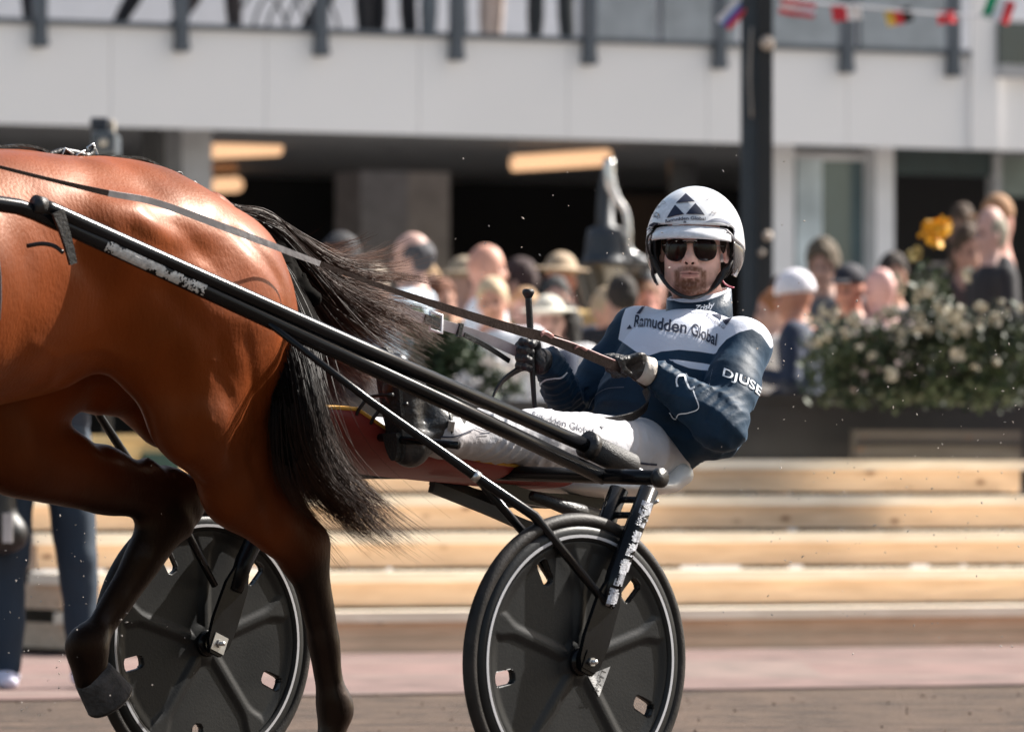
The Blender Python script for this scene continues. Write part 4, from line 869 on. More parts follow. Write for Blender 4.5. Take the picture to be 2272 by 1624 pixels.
# dirt guard: a sagging red scoop with a yellow hem
st = [(.475, .05, .955, .950), (.45, .17, .955, .93), (.40, .205, .952, .895), (.33, .21, .95, .86), (.267, .215, .947, .835), (.19, .22, .905, .815), (.1, .225, .865, .803), (0, .23, .842, .795), (-.12, .23, .825, .785), (-.25, .22, .812, .775), (-.38, .20, .80, .765), (-.48, .17, .79, .76)]
guard_r = []
for f0_, w_, zr, zb in st:
    guard_r.append([W(np.array([f0_, w_ * math.copysign(abs(math.sin(a)) ** .8, math.sin(a)), zr - (zr - zb) * max(0, math.cos(a)) ** .75])) for a in np.linspace(-1.571, 1.571, 25)])
V, Fc = loft(guard_r, caps=False, close=False)
gd = mk('dirt_guard', V, Fc, MAT('red_vinyl', (.22, .022, .016), .5, var=.12, vs=5, bump=.15, bs=30), sulky, True); md = gd.modifiers.new('t', 'SOLIDIFY'); md.thickness = .003
for e in (0, -1):
    V, Fc = tube([r_[e] for r_ in guard_r], .0055, 8); mk('yellow_hem', V, Fc, MAT('yellow_hem', (.55, .27, .03), .6), gd)
V, Fc = tube(guard_r[0], .0055, 8); mk('front_hem', V, Fc, MAT('yellow_front_hem', (.55, .27, .03), .6), gd)
for p in ((790, 908, .215), (822, 928, .218)):
    a = pl(*p); V, Fc = tube(W(np.array([a + [0, 0, -.012], a + [-.004, .01, .005], a + [-.02, .03, .03], a + [-.03, .1, .035]])), .0045, 7, 4); mk('tie_cord', V, Fc, leather, sulky)
# worn white lettering strips on the near shaft and fork
def worn_strip(name, tgt, pts, wd, seed, mat):
    bv = bvh_of([tgt]); P = catmull(np.array([(x, y, 0) for x, y in pts], float), 40)[:, :2]; T = np.gradient(P, axis=0); T /= np.linalg.norm(T, axis=1, keepdims=True); Nn = np.stack([-T[:, 1], T[:, 0]], 1)
    m = 9; V = [tuple(P[i] + Nn[i] * wd * (j / (m - 1) - .5)) for i in range(len(P)) for j in range(m)]; Fc = []
    for i in range(len(P) - 1):
        for j in range(m - 1):
            q = (P[i] + Nn[i] * wd * ((j + .5) / (m - 1) - .5)); v = vn(np.array([q[0] * .07]), np.array([q[1] * .07]), np.array([seed * 1.0]))[0] + .6 * vn(np.array([q[0] * .35]), np.array([q[1] * .35]), np.array([seed + 5.0]))[0]
            edge = abs((j + .5) / (m - 1) - .5) * 2
            if v > -.62 + .6 * edge ** 3: Fc.append((i * m + j, i * m + j + 1, (i + 1) * m + j + 1, (i + 1) * m + j))
    o_ = decal(name, V, Fc, bv, mat, tgt, .0015)
    if o_: o_['kind'] = 'stuff'
worn_strip('worn_sticker', shafts[0], [(236, 544), (340, 592), (455, 644)], 23, 3, MAT('worn_white_sticker', (.50, .50, .49), .6, var=.3, vs=90, bump=.4, bs=300))
wm2 = MAT('peeling_sticker', (.45, .46, .5), .35, var=.5, vs=110, bump=.5, bs=300)
fl = forks[0]
for a, b, s_ in (((1437, 1112), (1419, 1168), 9), ((1418, 1178), (1398, 1234), 14), ((1392, 1240), (1372, 1300), 21), ((1366, 1305), (1352, 1358), 30)):
    worn_strip('peeling_sticker', fl, [a, ((a[0] + b[0]) / 2, (a[1] + b[1]) / 2), b], 24, s_, wm2)
# ================================================================ the driver
person = top('person', 'person in navy and white racing silks and white helmet leaning back in the sulky', 'person', tuple(W(np.array([-.75, 0, .80]))))
skin = MAT('fair_skin', (.80, .49, .41), .5, var=.12, vs=25, bump=.12, bs=350, spec=.4, attr=('beard', 'lip', 'hole'), acol=((.15, .058, .028), (.42, .17, .14), (.05, .015, .012)), athr=(0, 1))
for m_ in (skin,):
    b_ = m_.node_tree.nodes['Principled BSDF']; b_.inputs['Subsurface Weight'].default_value = .15; b_.inputs['Subsurface Radius'].default_value = (.012, .005, .003)
yaw, roll = R(8), R(-1.2)
HC = PW(1541, 542.5, 17.2)
wv = np.array([-math.sin(yaw), -math.cos(yaw), 0.0]); xr = np.array([math.cos(yaw), -math.sin(yaw), 0.0]); upv = np.array([0, 0, 1.0])
xr, upv = xr * math.cos(roll) + upv * math.sin(roll), upv * math.cos(roll) - xr * math.sin(roll)
def HW(p): p = np.asarray(p, float); return HC + p[..., 0:1] * xr + p[..., 1:2] * upv + p[..., 2:3] * wv
K = Field((-.105, -.20, -.13), (.105, .14, .13), .0024)
K.ell((0, .045, -.022), (.077, .098, .098), .03).ell((0, -.03, .018), (.0655, .088, .070), .03).ell((0, -.082, .028), (.054, .044, .054), .03)
K.ell((0, -.112, .060), (.026, .021, .020), .028)
for s in (1, -1):
    K.ell((.043 * s, -.035, .052), (.022, .021, .024), .03); K.ell((.030 * s, .012, .074), (.026, .010, .014), .02)
    K.ell((.032 * s, -.012, .083), (.016, .010, .012), .012); K.ell((.047 * s, -.085, .035), (.018, .035, .03), .03)
    K.ell((.081 * s, -.012, -.008), (.009, .030, .019), .008); K.ell((.088 * s, -.010, -.004), (.005, .018, .010), .008, mode='sub')
    K.ell((.083 * s, -.036, .0), (.007, .010, .008), .006)
K.cap((0, .002, .082), (0, -.034, .103), .0075, .0105, .018); K.ell((0, -.038, .106), (.0115, .010, .0105), .012)
for s in (1, -1): K.ell((.0125 * s, -.043, .096), (.0075, .0075, .009), .008)
K.ell((0, -.074, .070), (.034, .026, .024), .03)
K.cap((-.019, -.0715, .0865), (0, -.068, .092), .0055, .0065, .008); K.cap((.019, -.0715, .0865), (0, -.068, .092), .0055, .0065, .008)
K.cap((-.016, -.082, .086), (.016, -.082, .086), .0062, .0062, .010); K.cap((0, -.0825, .088), (.001, -.0825, .088), .0065, .0065, .010)
K.cap((-.026, -.0765, .088), (0, -.0755, .0965), .0016, .0018, .004, mode='sub'); K.cap((.026, -.0765, .088), (0, -.0755, .0965), .0016, .0018, .004, mode='sub')
K.ell((0, -.096, .090), (.018, .005, .006), .014, mode='sub')
for s in (1, -1): K.ell((.0075 * s, -.0485, .1015), (.0042, .0045, .0048), .003, mode='sub')
K.cap((0, -.10, -.01), (.0, -.20, -.035), .055, .054, .03)
K.disp(lambda x, y, z: .0006 * vn(x * 60, y * 60, z * 60))
kv, kq = K.nets(); x, y, z = kv[:, 0], kv[:, 1], kv[:, 2]
sm = lambda e0, e1, t: (lambda q: q * q * (3 - 2 * q))(np.clip((t - e0) / (e1 - e0), 0, 1))
bn = .22 * vn(x * 260, y * 160, z * 260) + .10 * vn(x * 60, y * 60, z * 60)
chin = sm(.060, .034, np.hypot(x * 1.0, (y + .118) * 1.25)) * sm(.02, .05, z)
stache = sm(.012, .003, np.abs(y + .0625 + np.abs(x) * .18)) * sm(.036, .028, np.abs(x)) * sm(.05, .075, z)
side = sm(.014, .004, np.abs(np.abs(x) - .033)) * sm(-.06, -.072, y) * sm(.03, .055, z)
stub = .35 * sm(-.05, -.075, y) * sm(-.18, -.13, y) * sm(-.01, .02, z)
lipm = .8 * sm(.0085, .0045, np.abs(y + .078)) * sm(.024, .018, np.abs(x)) * sm(.075, .085, z)
chin = chin * (1 - sm(.0105, .0085, np.hypot(x * .42, (y + .0785)))) * (1 - .6 * sm(.004, .002, np.abs(np.abs(x) - .010)) * sm(-.098, -.088, y))
beard = np.clip(np.maximum.reduce([chin * .95, stache * .8, side * .85, stub]) * (1 + bn), 0, 1) * (1 - lipm)
hole = sum(sm(.0062, .0035, np.sqrt((x - .0075 * s) ** 2 + (y + .0485) ** 2 + (z - .1) ** 2)) for s in (1, -1))
hole = np.clip(hole + sm(.0018, .0006, np.abs(y + .0762 + 0.0 * x)) * (np.abs(x) < .025) * (z > .078) * .7, 0, 1)
headV, headQ, headA = HW(kv), kq, (beard, lipm, hole)
# body under the clothes, joined to the head as one mesh
SHL, SHR = pl(1648, 768, .185), pl(1408, 738, -.185)
ELL, ELR = pl(1602, 944, .30), pl(1268, 912, -.27)
WRL, WRR = pl(1462, 832, .17), pl(1218, 806, -.14)
HIP = pl(1425, 995, 0); BEL = pl(1452, 900, 0); CHE = pl(1512, 790, 0); NEC = pl(1552, 700, 0)
HPL, KNL, ANL = pl(1412, 1000, .12), pl(1190, 972, .22), pl(962, 958, .27)
HPR, KNR, ANR = HPL * [1, -1, 1], KNL * [1, -1, 1] - [0, 0, .01], ANL * [1, -1, 1] - [0, 0, .02]
K = Field((-1.35, -.42, .6), (.25, .42, 1.34), .012)
K.cap(HIP, BEL, .10, .10, .04); K.cap(BEL, CHE, .10, .11, .04); K.cap(CHE, NEC + [-.02, 0, -.03], .08, .040, .03); K.cap(NEC + [-.02, 0, -.03], NEC + [-.012, 0, .06], .042, .050, .02)
for a, b, c in ((SHL, ELL, WRL), (SHR, ELR, WRR)):
    K.cap(CHE, a, .06, .05, .03); K.cap(a, b, .045, .036, .02); K.cap(b, c, .036, .026, .02)
for a, b, c in ((HPL, KNL, ANL), (HPR, KNR, ANR)):
    K.cap(a, b, .068, .05, .03); K.cap(b, c, .048, .034, .02); K.cap(c, c + [.03, 0, .08], .034, .03, .02)
kv, kq = K.nets(); bodyV = W(kv); zz = np.zeros(len(bodyV))
mk('body', np.concatenate([headV, bodyV]), np.concatenate([headQ, kq + len(headV)]), skin, person, attrs={'beard': np.concatenate([headA[0], zz]), 'lip': np.concatenate([headA[1], zz]), 'hole': np.concatenate([headA[2], zz])})

# jacket
navy = (.009, .027, .052); white = (.62, .64, .72)
jm = MAT('racing_silks', navy, .58, var=.25, vs=9, bump=.2, bs=40, spec=.18, sheen=.10, stint=(.45, .7, 1), attr=('white', 'navy'), acol=(white, navy), athr=(0.42, 0.58))
J = Field((-1.42, -.47, .70), (-.40, .47, 1.30), .0065)
J.ell(HIP + [-.03, 0, .025], (.14, .17, .10), .05); J.ell(BEL, (.135, .165, .13), .05); J.ell((BEL + CHE) / 2 + [.0, 0, 0], (.13, .17, .14), .05)
J.ell(CHE, (.12, .175, .112), .05); J.cap(pl(1442, 727, -.16), pl(1640, 760, .165), .052, .052, .05)
J.cap(CHE + [-.02, 0, .03], pl(1552, 738, 0), .085, .05, .05)
torso = J.v.copy()
for a, b, c, ru in ((SHL, ELL, WRL, .068), (SHR, ELR, WRR, .058)):
    J.ell(a, (ru * .98, ru, ru), .03); m_ = a + (b - a) * .5; J.cap(a, m_, ru, ru * .97, .03); J.cap(m_, b, ru * .97, ru * .88, .03); m2 = b + (c - b) * .45
    J.cap(b, m2, ru * .93, ru * .80, .03); J.cap(m2, c, ru * .80, .043, .02)
J.ell(pl(1582, 968, .2), (.07, .08, .06), .05)
def seg_par(x, y, z, a, b):
    d = b - a; L2 = d @ d; t = ((x - a[0]) * d[0] + (y - a[1]) * d[1] + (z - a[2]) * d[2]) / L2
    tc_ = np.clip(t, 0, 1); r_ = np.sqrt((x - a[0] - tc_ * d[0]) ** 2 + (y - a[1] - tc_ * d[1]) ** 2 + (z - a[2] - tc_ * d[2]) ** 2)
    return t * math.sqrt(L2), r_
def folds(x, y, z):
    o = .0035 * vn(x * 16, y * 16, z * 16)
    for a, b, wl, am in ((ELL, WRL, .030, .0120), (SHL, ELL, .05, .005), (ELR, WRR, .032, .011), (SHR, ELR, .045, .007)):
        s_, r_ = seg_par(x, y, z, a, b); m = np.clip(1.3 - r_ / .095, 0, 1)
        ph = s_ + .035 * vn(x * 11, y * 11, z * 11) + .25 * (z - a[2])
        o = o + am * m * (np.abs(np.sin(np.pi * ph / wl)) ** .7 - .5) * np.clip(.6 + .9 * vn(x * 9 + 3, y * 9, z * 9), 0, 1)
    s_, r_ = seg_par(x, y, z, HIP, CHE); m = np.clip(1.4 - np.abs(s_ - .06) / .13, 0, 1)
    o = o + .0055 * m * (np.abs(np.sin(np.pi * (s_ + .05 * vn(x * 7, y * 7, z * 7)) / .05)) ** .7 - .5)
    return o
J.disp(folds)
# open cuffs and hem stay shut: the wrists and hips fill them
jv, jq = J.nets()
ii = np.clip(((jv - J.lo) / J.h).round().astype(int), 0, np.array(J.v.shape) - 1); tor = torso[ii[:, 0], ii[:, 1], ii[:, 2]]
jw = W(jv); pj = to_px(jw)
armd = np.minimum.reduce([seg_par(jv[:, 0], jv[:, 1], jv[:, 2], a, b)[1] for a, b in ((SHL + (ELL - SHL) * .25, ELL), (ELL, WRL), (SHR + (ELR - SHR) * .3, ELR), (ELR, WRR))])
front = (jv[:, 0] - (CHE[0] + (jv[:, 2] - CHE[2]) * -.55)) > -.06
yoke = [(1490, 655), (1438, 666), (1388, 684), (1380, 706), (1372, 752), (1390, 764), (1412, 780), (1440, 788), (1467, 779), (1507, 775), (1550, 779), (1588, 785), (1594, 772), (1612, 752), (1640, 736), (1668, 729), (1690, 742), (1712, 775), (1760, 760), (1760, 640), (1600, 600)]
stripe2 = [(1482, 796), (1500, 797), (1530, 801), (1560, 805), (1581, 809), (1578, 821), (1555, 820), (1530, 816), (1502, 806)]
sd = np.maximum(inpoly_sd(pj, yoke), inpoly_sd(pj, stripe2))
fore = np.minimum(seg_par(jv[:, 0], jv[:, 1], jv[:, 2], ELL, WRL)[1], seg_par(jv[:, 0], jv[:, 1], jv[:, 2], ELR, WRR)[1])
okw = ((pj[:, 1] < 770) | ((tor < .035) & (fore > .072))) & (jv[:, 2] > .9)
wm_ = np.where(okw, np.clip(.5 + sd * .12, 0, 1), 0)
jk = mk('jacket', jw, jq, jm, person, attrs={'white': wm_, 'navy': np.zeros(len(jv))}); del J
jb = bvh_of([jk])
# collar: a stand-up band round the neck, navy outside, white inside
colm = MAT('collar_navy', navy, .4, var=.2, bump=.2); colw = MAT('collar_white', white, .6, var=.05, bump=.15, bs=80)
NB = PW(1551, 676, 17.20)
def collar(name, r_in, mat, y_top, lo_drop, thick):
    rings = []
    for t, rr_ in ((0, 1.06), (.5, 1.03), (1, 1.0)):
        q = []
        for a in np.linspace(0, 2 * math.pi, 48, endpoint=False):
            c_, s_ = math.cos(a), math.sin(a)              # 0 = right in the picture, pi/2 = toward the camera
            topz = y_top + .012 * c_ + .010 * (-s_) - (.010 * max(0, s_ - .6) / .4 if name == 'collar' else .0)
            q.append(NB + np.array([r_in * rr_ * 1.02 * c_, -r_in * rr_ * .95 * s_ + .0, -lo_drop * (1 - t) + topz * t - .035 * max(0, s_) * (1 - t)]))
        rings.append(q)
    V, Fc = loft(rings, caps=False); o = mk(name, V, Fc, mat, person, True); m_ = o.modifiers.new('t', 'SOLIDIFY'); m_.thickness = thick; m_.offset = -1; return o
co = collar('collar', .078, colm, .026, .050, .003); ci = collar('collar_lining', .071, colw, .030, .045, .003)
for t_, r_ in (('collar_piping', .0022),):
    V_ = [NB + np.array([.0795 * math.cos(a), -.0742 * math.sin(a), .026 + .012 * math.cos(a) - .010 * math.sin(a) - .010 * max(0, math.sin(a) - .6) / .4 + .001]) for a in np.linspace(0, 2 * math.pi, 48, endpoint=False)]
    V, Fc = tube(V_, r_, 6, closed_ring=True); mk(t_, V, Fc, colw, person)
cb_ = bvh_of([co])
text_on('collar_lettering', 'Zrisly', [(1540, 688), (1562, 686), (1586, 679)], 16, cb_, white_ink, co, shear=.4, bold=.02, off=.005)
# printing
def px3(x, y): return (1317.8 + x * .2798, 363.5 + y * .2798)
text_on('chest_lettering', 'Ramudden Global', [px3(318, 1290), px3(430, 1290), px3(560, 1320), px3(740, 1345), px3(860, 1390), px3(972, 1440)], 37, jb, navy_ink, jk, bold=.018, up=(.12, -1))
dec = 0
def tri(name, pts, par, bv, mat, step=5): P, Fc = flat_grid(pts, step); return decal(name, P, Fc, bv, mat, par)
tri('mark', [px3(260, 1308), px3(303, 1304), px3(286, 1273)], jk, jb, navy_ink)
tri('mark', [px3(930, 1190), px3(1012, 1192), px3(1010, 1236)], jk, jb, navy_ink); tri('mark', [px3(1018, 1240), px3(1100, 1218), px3(1050, 1280)], jk, jb, navy_ink)
text_on('shoulder_lettering', 'Ramudden Gl', [px3(888, 1205), px3(960, 1262), px3(1032, 1310)], 10, jb, navy_ink, jk)
tri('mark', [px3(335, 1188), px3(365, 1188), px3(420, 1108), px3(408, 1100)], jk, jb, navy_ink); text_on('shoulder_lettering', 'Global', [px3(425, 1140), px3(487, 1130)], 9, jb, navy_ink, jk)
text_on('sleeve_lettering', 'DJUSE', [(1603, 833), (1625, 842), (1650, 851), (1668, 862), (1688, 880)], 25, jb, white_ink, jk, bold=.012, up=(.22, -1))
def px4(x, y): return (1045 + x * .3078, 636 + y * .3078)
for pts, wd_ in (([px4(476, 752), px4(500, 705), px4(535, 668), px4(600, 655), px4(650, 650), px4(690, 615)], 3.4), ([px4(1430, 908), px4(1455, 945), px4(1480, 950), px4(1500, 915), px4(1570, 905), px4(1640, 872), px4(1620, 800), px4(1600, 745)], 2.4), ([px4(1490, 720), px4(1480, 680), px4(1495, 645), px4(1535, 640), px4(1555, 690), px4(1580, 735), px4(1610, 720)], 4), ([px4(1745, 590), px4(1700, 800)], .1)):
    V, Fc = line_poly(pts, wd_); decal('piping', V, Fc, jb, white_ink, jk, .002)
# jacket pocket and zip seams
for pts in ([(1305, 905), (1318, 880), (1345, 862), (1385, 858)],):
    V, Fc = line_poly(pts, 1.6); decal('seam', V, Fc, jb, MAT('seam', (.12, .14, .18), .6, bump=0), jk, .0012)

# trousers
pm = MAT('white_trousers', (.42, .42, .445), .65, var=.12, vs=8, bump=.6, bs=24, attr=('dirt',), acol=((.28, .22, .2),), athr=(0, 1))
T_ = Field((-1.0, -.40, .66), (.22, .42, 1.08), .0065)
T_.ell(HIP + [.03, 0, -.02], (.14, .16, .088), .04)
for a, b, c in ((HPL, KNL, ANL), (HPR, KNR, ANR)):
    T_.cap(a, b, .086, .071, .04); T_.cap(b, c, .069, .055, .03); T_.ell(c + [-.02, 0, 0], (.05, .06, .06), .02)
def tf(x, y, z):
    o = .004 * vn(x * 14, y * 14, z * 14)
    for a, b, wl, am in ((KNL, ANL, .040, .014), (HPL, KNL, .050, .010), (KNR, ANR, .038, .010)):
        s_, r_ = seg_par(x, y, z, a, b); m = np.clip(1.3 - r_ / .11, 0, 1); ph = s_ + .05 * vn(x * 10, y * 10, z * 10) + .35 * (z - a[2])
        o = o + am * m * (np.abs(np.sin(np.pi * ph / wl)) ** .6 - .55) * np.clip(.55 + vn(x * 8, y * 8 + 5, z * 8), 0, 1)
    return o
T_.disp(tf); tv, tq = T_.nets(); dirt = np.clip(.5 * vn(tv[:, 0] * 9, tv[:, 1] * 9, tv[:, 2] * 9) + (tv[:, 0] + .25) * .5, 0, .55) * (tv[:, 2] < .9)
tr = mk('trousers', W(tv), tq, pm, person, attrs={'dirt': dirt}); tb = bvh_of([tr])
text_on('trouser_lettering', 'Ramudden Global', [px4(440, 945), px4(560, 972), px4(720, 1020), px4(880, 1066)], 21, tb, navy_ink, tr, up=(.1, -1), bold=.01)
for pts, w_ in (([px4(1180, 1245), px4(1200, 1262), px4(1260, 1272), px4(1338, 1278)], 4.5), ([px4(715, 1085), px4(790, 1095), px4(850, 1118)], 4), ([(1052, 948), (1075, 955), (1100, 952)], 2), ([(975, 968), (1005, 968), (1030, 960), (1048, 953)], 3.2), ([(1062, 962), (1085, 960)], 2.4)):
    V, Fc = line_poly(pts, w_); decal('trouser_piping', V, Fc, tb, navy_ink, tr, .002)
tri('mark', [px4(925, 1000), px4(945, 1022), px4(958, 1008), px4(938, 998)], tr, tb, navy_ink)

# boots: soles facing forward, toes up
bootm = MAT('black_boot', (.016, .016, .018), .38, var=.4, vs=25, bump=.25, bs=90, coat=.15); solem = MAT('boot_sole', (.012, .012, .012), .6, bump=.7, bs=140)
for s in (1, -1):
    mir = lambda p: np.array([p[0], p[1] * s, p[2] - (0 if s > 0 else .02)])
    heel, ball, toe, ank = pl(908, 1002, .28), pl(888, 855, .275), pl(878, 806, .272), pl(955, 950, .27)
    K = Field((-.15, -.40 if s < 0 else .15, .72), (.42, -.15 if s < 0 else .40, 1.16), .006)
    K.cap(mir(heel), mir(ball), .036, .040, .02, (1, 1.05, 1)); K.cap(mir(ball), mir(toe), .040, .028, .02, (1, 1.15, 1)); K.cap(mir(heel + [-.02, 0, .02]), mir(ank), .040, .050, .03); K.cap(mir(ank), mir(ank + [-.05, -.01, 0.005]), .055, .060, .02)
    K.cap(mir(ball + [-.02, 0, 0]), mir(ank + [-.01, 0, .03]), .034, .045, .03)
    K.disp(lambda x, y, z: .002 * vn(x * 40, y * 40, z * 40) + .0015 * np.sin(z * 260) * np.clip(vn(x * 20, y * 20, z * 20), 0, 1))
    kv, kq = K.nets(); bo = mk('boot', W(kv), kq, bootm, person)
    fdir = nrm(ball - heel); out = nrm(np.array([fdir[2], 0, -fdir[0]])); out = out if out[0] > 0 else -out
    def sole_ring(off, e): 
        q = []
        for a in np.linspace(0, 2 * math.pi, 36, endpoint=False):
            u_, v_ = math.cos(a), math.sin(a); ln = .137; wd2 = .040 * (1 - .22 * math.exp(-((u_ + .1) / .35) ** 2)) * (.86 if u_ < -.3 else 1.05)
            q.append(W(mir(heel * .44 + toe * .56 + fdir * u_ * (ln + e) + out * off + np.array([0, math.copysign(abs(v_) ** .8, v_) * (wd2 + e), 0]))).reshape(3))
        return q
    V, Fc = loft([sole_ring(.024, 0), sole_ring(.027, .002), sole_ring(.036, .002), sole_ring(.038, -.003)]); mk('sole', V, Fc, solem, bo, False)
    V, Fc = loft([[(np.array(p)) for p in sole_ring(.038, -.003)[12:25]], [np.array(p) for p in sole_ring(.052, -.004)[12:25]]]); mk('heel', V, Fc, solem, bo, False)
    Q = [mir(ank + np.array([-.015 + .0, .058 * math.sin(a), .062 * math.cos(a)])) for a in np.linspace(0, 2 * math.pi, 22, endpoint=False)]
    V, Fc = tube(W(np.array(Q)), .0075, 6, closed_ring=True); mk('boot_strap', V, Fc, leather, bo)
    V, Fc = tube(W(np.array([mir(ank + [-.01, .06, -.004]), mir(ank + [-.01, .066, .018])])), .009, 6); mk('boot_buckle', V, Fc, steel, bo, False)

# gloved hands
glove = MAT('black_glove', (.018, .017, .018), .45, var=.35, vs=30, bump=.55, bs=85, attr=('pale',), acol=((.36, .32, .28),), athr=(.3, .7))
def hand(c, st, fw, nn, side, wrist, pale_fn):
    st, fw, nn = nrm(st), nrm(fw), nrm(nn); c = np.asarray(c, float)
    K = Field(c - .11, c + .11, .0028)
    rot = (st, fw, nn); K.ell(c - fw * .012 - nn * .004, (.040, .040, .017), .015, rot=rot)
    K.cap(c - fw * .035, wrist, .027, .030, .02)
    for i in range(4):
        o = (i - 1.5) * .0205; ln = (.92, 1.0, .97, .82)[i]; r_ = (.0102, .0105, .0102, .0092)[i]
        k0 = c + st * o + fw * .020 - nn * .004; k1 = k0 + fw * .026 * ln + nn * .012; k2 = k1 + nn * .026 * ln - fw * .004; k3 = k2 - fw * .022 * ln + nn * .003
        K.cap(k0, k1, r_ * 1.12, r_ * 1.05, .006); K.cap(k1, k2, r_ * 1.05, r_, .003); K.cap(k2, k3, r_, r_ * .88, .003)
    t0 = c - fw * .022 + st * side * .030 + nn * .010; t1 = t0 + fw * .022 + nn * .020 + st * side * .010; t2 = t1 + fw * .026 + nn * .012 - st * side * .012
    K.cap(t0, t1, .0145, .0115, .008); K.cap(t1, t2, .0115, .0100, .003)
    K.disp(lambda x, y, z: .0010 * vn(x * 90, y * 90, z * 90) + .0007 * np.abs(vn(x * 180, y * 180, z * 60)))
    kv, kq = K.nets(); return mk('glove', W(kv), kq, glove, person, attrs={'pale': pale_fn(kv)})
# left hand: back of the hand up, fingers closed down over the rein
CL = pl(1392, 806, .155); dirL = nrm(CL - WRL)
hl = hand(CL + dirL * .005, np.array([.15, 1, -.1]) - dirL * 0, dirL + np.array([0, 0, .12]), np.array([-.25, 0, -1]), -1, WRL + (WRL - CL) * .05, lambda v: np.zeros(len(v)))
CR = pl(1172, 790, -.115); dirR = nrm(CR - WRR)
hr = hand(CR + dirR * .0, np.array([.0, .15, 1.0]), dirR + np.array([.0, .0, 0.0]), np.array([.25, 1, -.1]), 1, WRR + (WRR - CR) * .05, lambda v: np.zeros(len(v)))
def cuff(c, d, r0, r1, ln, mat, name, par):
    d = nrm(d); u = nrm(np.cross(d, [0, 0, 1])); v = np.cross(u, d); q = []
    for t in (0, .33, .66, 1): q.append([W(c + d * ln * (t - .5) + (u * math.cos(a) * .9 + v * math.sin(a)) * (r0 + (r1 - r0) * t)).reshape(3) for a in np.linspace(0, 2 * math.pi, 28, endpoint=False)])
    V, Fc = loft(q); return mk(name, V, Fc, mat, par, True)
palem = MAT('pale_cuff', (.42, .38, .34), .5, var=.1, vs=30, bump=.3, bs=120)
cuff(CL - dirL * .052, dirL, .037, .034, .034, palem, 'glove_cuff', hl); cuff(CR - dirR * .055, dirR, .034, .031, .022, leather, 'glove_cuff', hr)

# helmet
hm = MAT('white_helmet', (.68, .69, .72), .24, var=.09, vs=70, bump=.02, coat=.7, spec=.6)
K = Field((-.16, -.15, -.19), (.16, .18, .19), .003)
K.ell((0, .010, -.012), (.1245, .140, .148), .02)
K.ell((0, -.03, -.03), (.118, .085, .125), .03)
K.ell((0, .005, -.012), (.113, .128, .136), .01, mode='sub')
def prism(x, y, z):    # face opening
    px_ = np.abs(x) - (.092 - .10 * np.clip(-y - .03, 0, 1) ** 1.0); py_ = y - .0335
    d = np.minimum(np.maximum(px_, py_), 0) + np.sqrt(np.maximum(px_, 0) ** 2 + np.maximum(py_, 0) ** 2) - .012
    return np.maximum(d, -(z - .008 + .6 * y * 0))
K.put(prism, (-.12, -.2, 0.0), (.12, .07, .2), .008, mode='sub')
K.put(lambda x, y, z: y + .004 - 0.25 * z, (-.2, -.2, -.2), (.2, .06, .2), .006, mode='sub')
kv, kq = K.nets(); kv = relax(kv, kq, 2)
helmet = top('helmet', 'white racing helmet with navy triangle emblem worn by the driver', 'helmet', tuple(HC)) if False else mk('helmet', HW(kv), kq, hm, person)
hb = bvh_of([helmet])
trimm = MAT('helmet_trim', (.16, .17, .20), .4, bump=0)
def hcx(x, y): return ((1500 + x / 4.92) * .9088, (430 + y / 4.92) * .9088)
for pts, w_, mt in (([hcx(395, 660), hcx(440, 625), hcx(520, 602), hcx(700, 588), hcx(900, 578), hcx(1100, 574), hcx(1260, 578), hcx(1350, 600), hcx(1420, 640)], 5.5, trimm), ([hcx(400, 675), hcx(440, 640), hcx(520, 620), hcx(700, 605), hcx(900, 598), hcx(1100, 594), hcx(1250, 597), hcx(1330, 612), hcx(1390, 650)], 1.8, white_ink), ([hcx(395, 645), hcx(440, 608), hcx(520, 587), hcx(700, 572), hcx(900, 562), hcx(1100, 557), hcx(1260, 562), hcx(1360, 586), hcx(1440, 640)], 1.6, white_ink)):
    V, Fc = line_poly(pts, w_); decal('trim', V, Fc, hb, mt, helmet, .0022 if w_ > 3 else .003)
tri('emblem', [hcx(740, 325), hcx(800, 265), hcx(858, 208), hcx(910, 255), hcx(968, 308), hcx(850, 312)], helmet, hb, navy_ink)
tri('emblem', [hcx(632, 502), hcx(680, 420), hcx(732, 345), hcx(790, 405), hcx(840, 458), hcx(740, 472)], helmet, hb, navy_ink)
tri('emblem', [hcx(860, 455), hcx(915, 390), hcx(972, 325), hcx(1030, 390), hcx(1085, 470), hcx(970, 456)], helmet, hb, navy_ink)
text_on('helmet_lettering', 'Ramudden Global', [hcx(622, 560), hcx(730, 535), hcx(850, 524), hcx(970, 522), hcx(1090, 530)], 10, hb, navy_ink, helmet, bold=.012)
tri('helmet_flash', [hcx(400, 640), hcx(430, 580), hcx(480, 552), hcx(540, 560), hcx(610, 582), hcx(500, 596), hcx(440, 615)], helmet, hb, navy_ink); tri('helmet_flash', [hcx(1090, 552), hcx(1160, 520), hcx(1220, 500), hcx(1300, 510), hcx(1400, 570), hcx(1380, 575), hcx(1300, 555), hcx(1190, 548)], helmet, hb, MAT('grey_flash', (.14, .16, .22), .5, bump=0))
for sc_ in ([(500, 400), (520, 330), (570, 290), (620, 325), (560, 335), (590, 300)], [(460, 460), (500, 430), (540, 470), (470, 490), (520, 440), (550, 500), (480, 470), (530, 515)], [(1090, 295), (1140, 260), (1120, 295), (1180, 275), (1230, 255), (1190, 285), (1235, 300)], [(1140, 480), (1180, 420), (1230, 400), (1200, 440), (1160, 430), (1250, 420), (1190, 455), (1260, 440)], [(480, 370), (540, 360), (500, 390), (570, 345)]):
    V, Fc = line_poly([hcx(*p) for p in sc_], 1.0); decal('signature', V, Fc, hb, MAT('faint_ink', (.12, .12, .14), .5, bump=0), helmet)
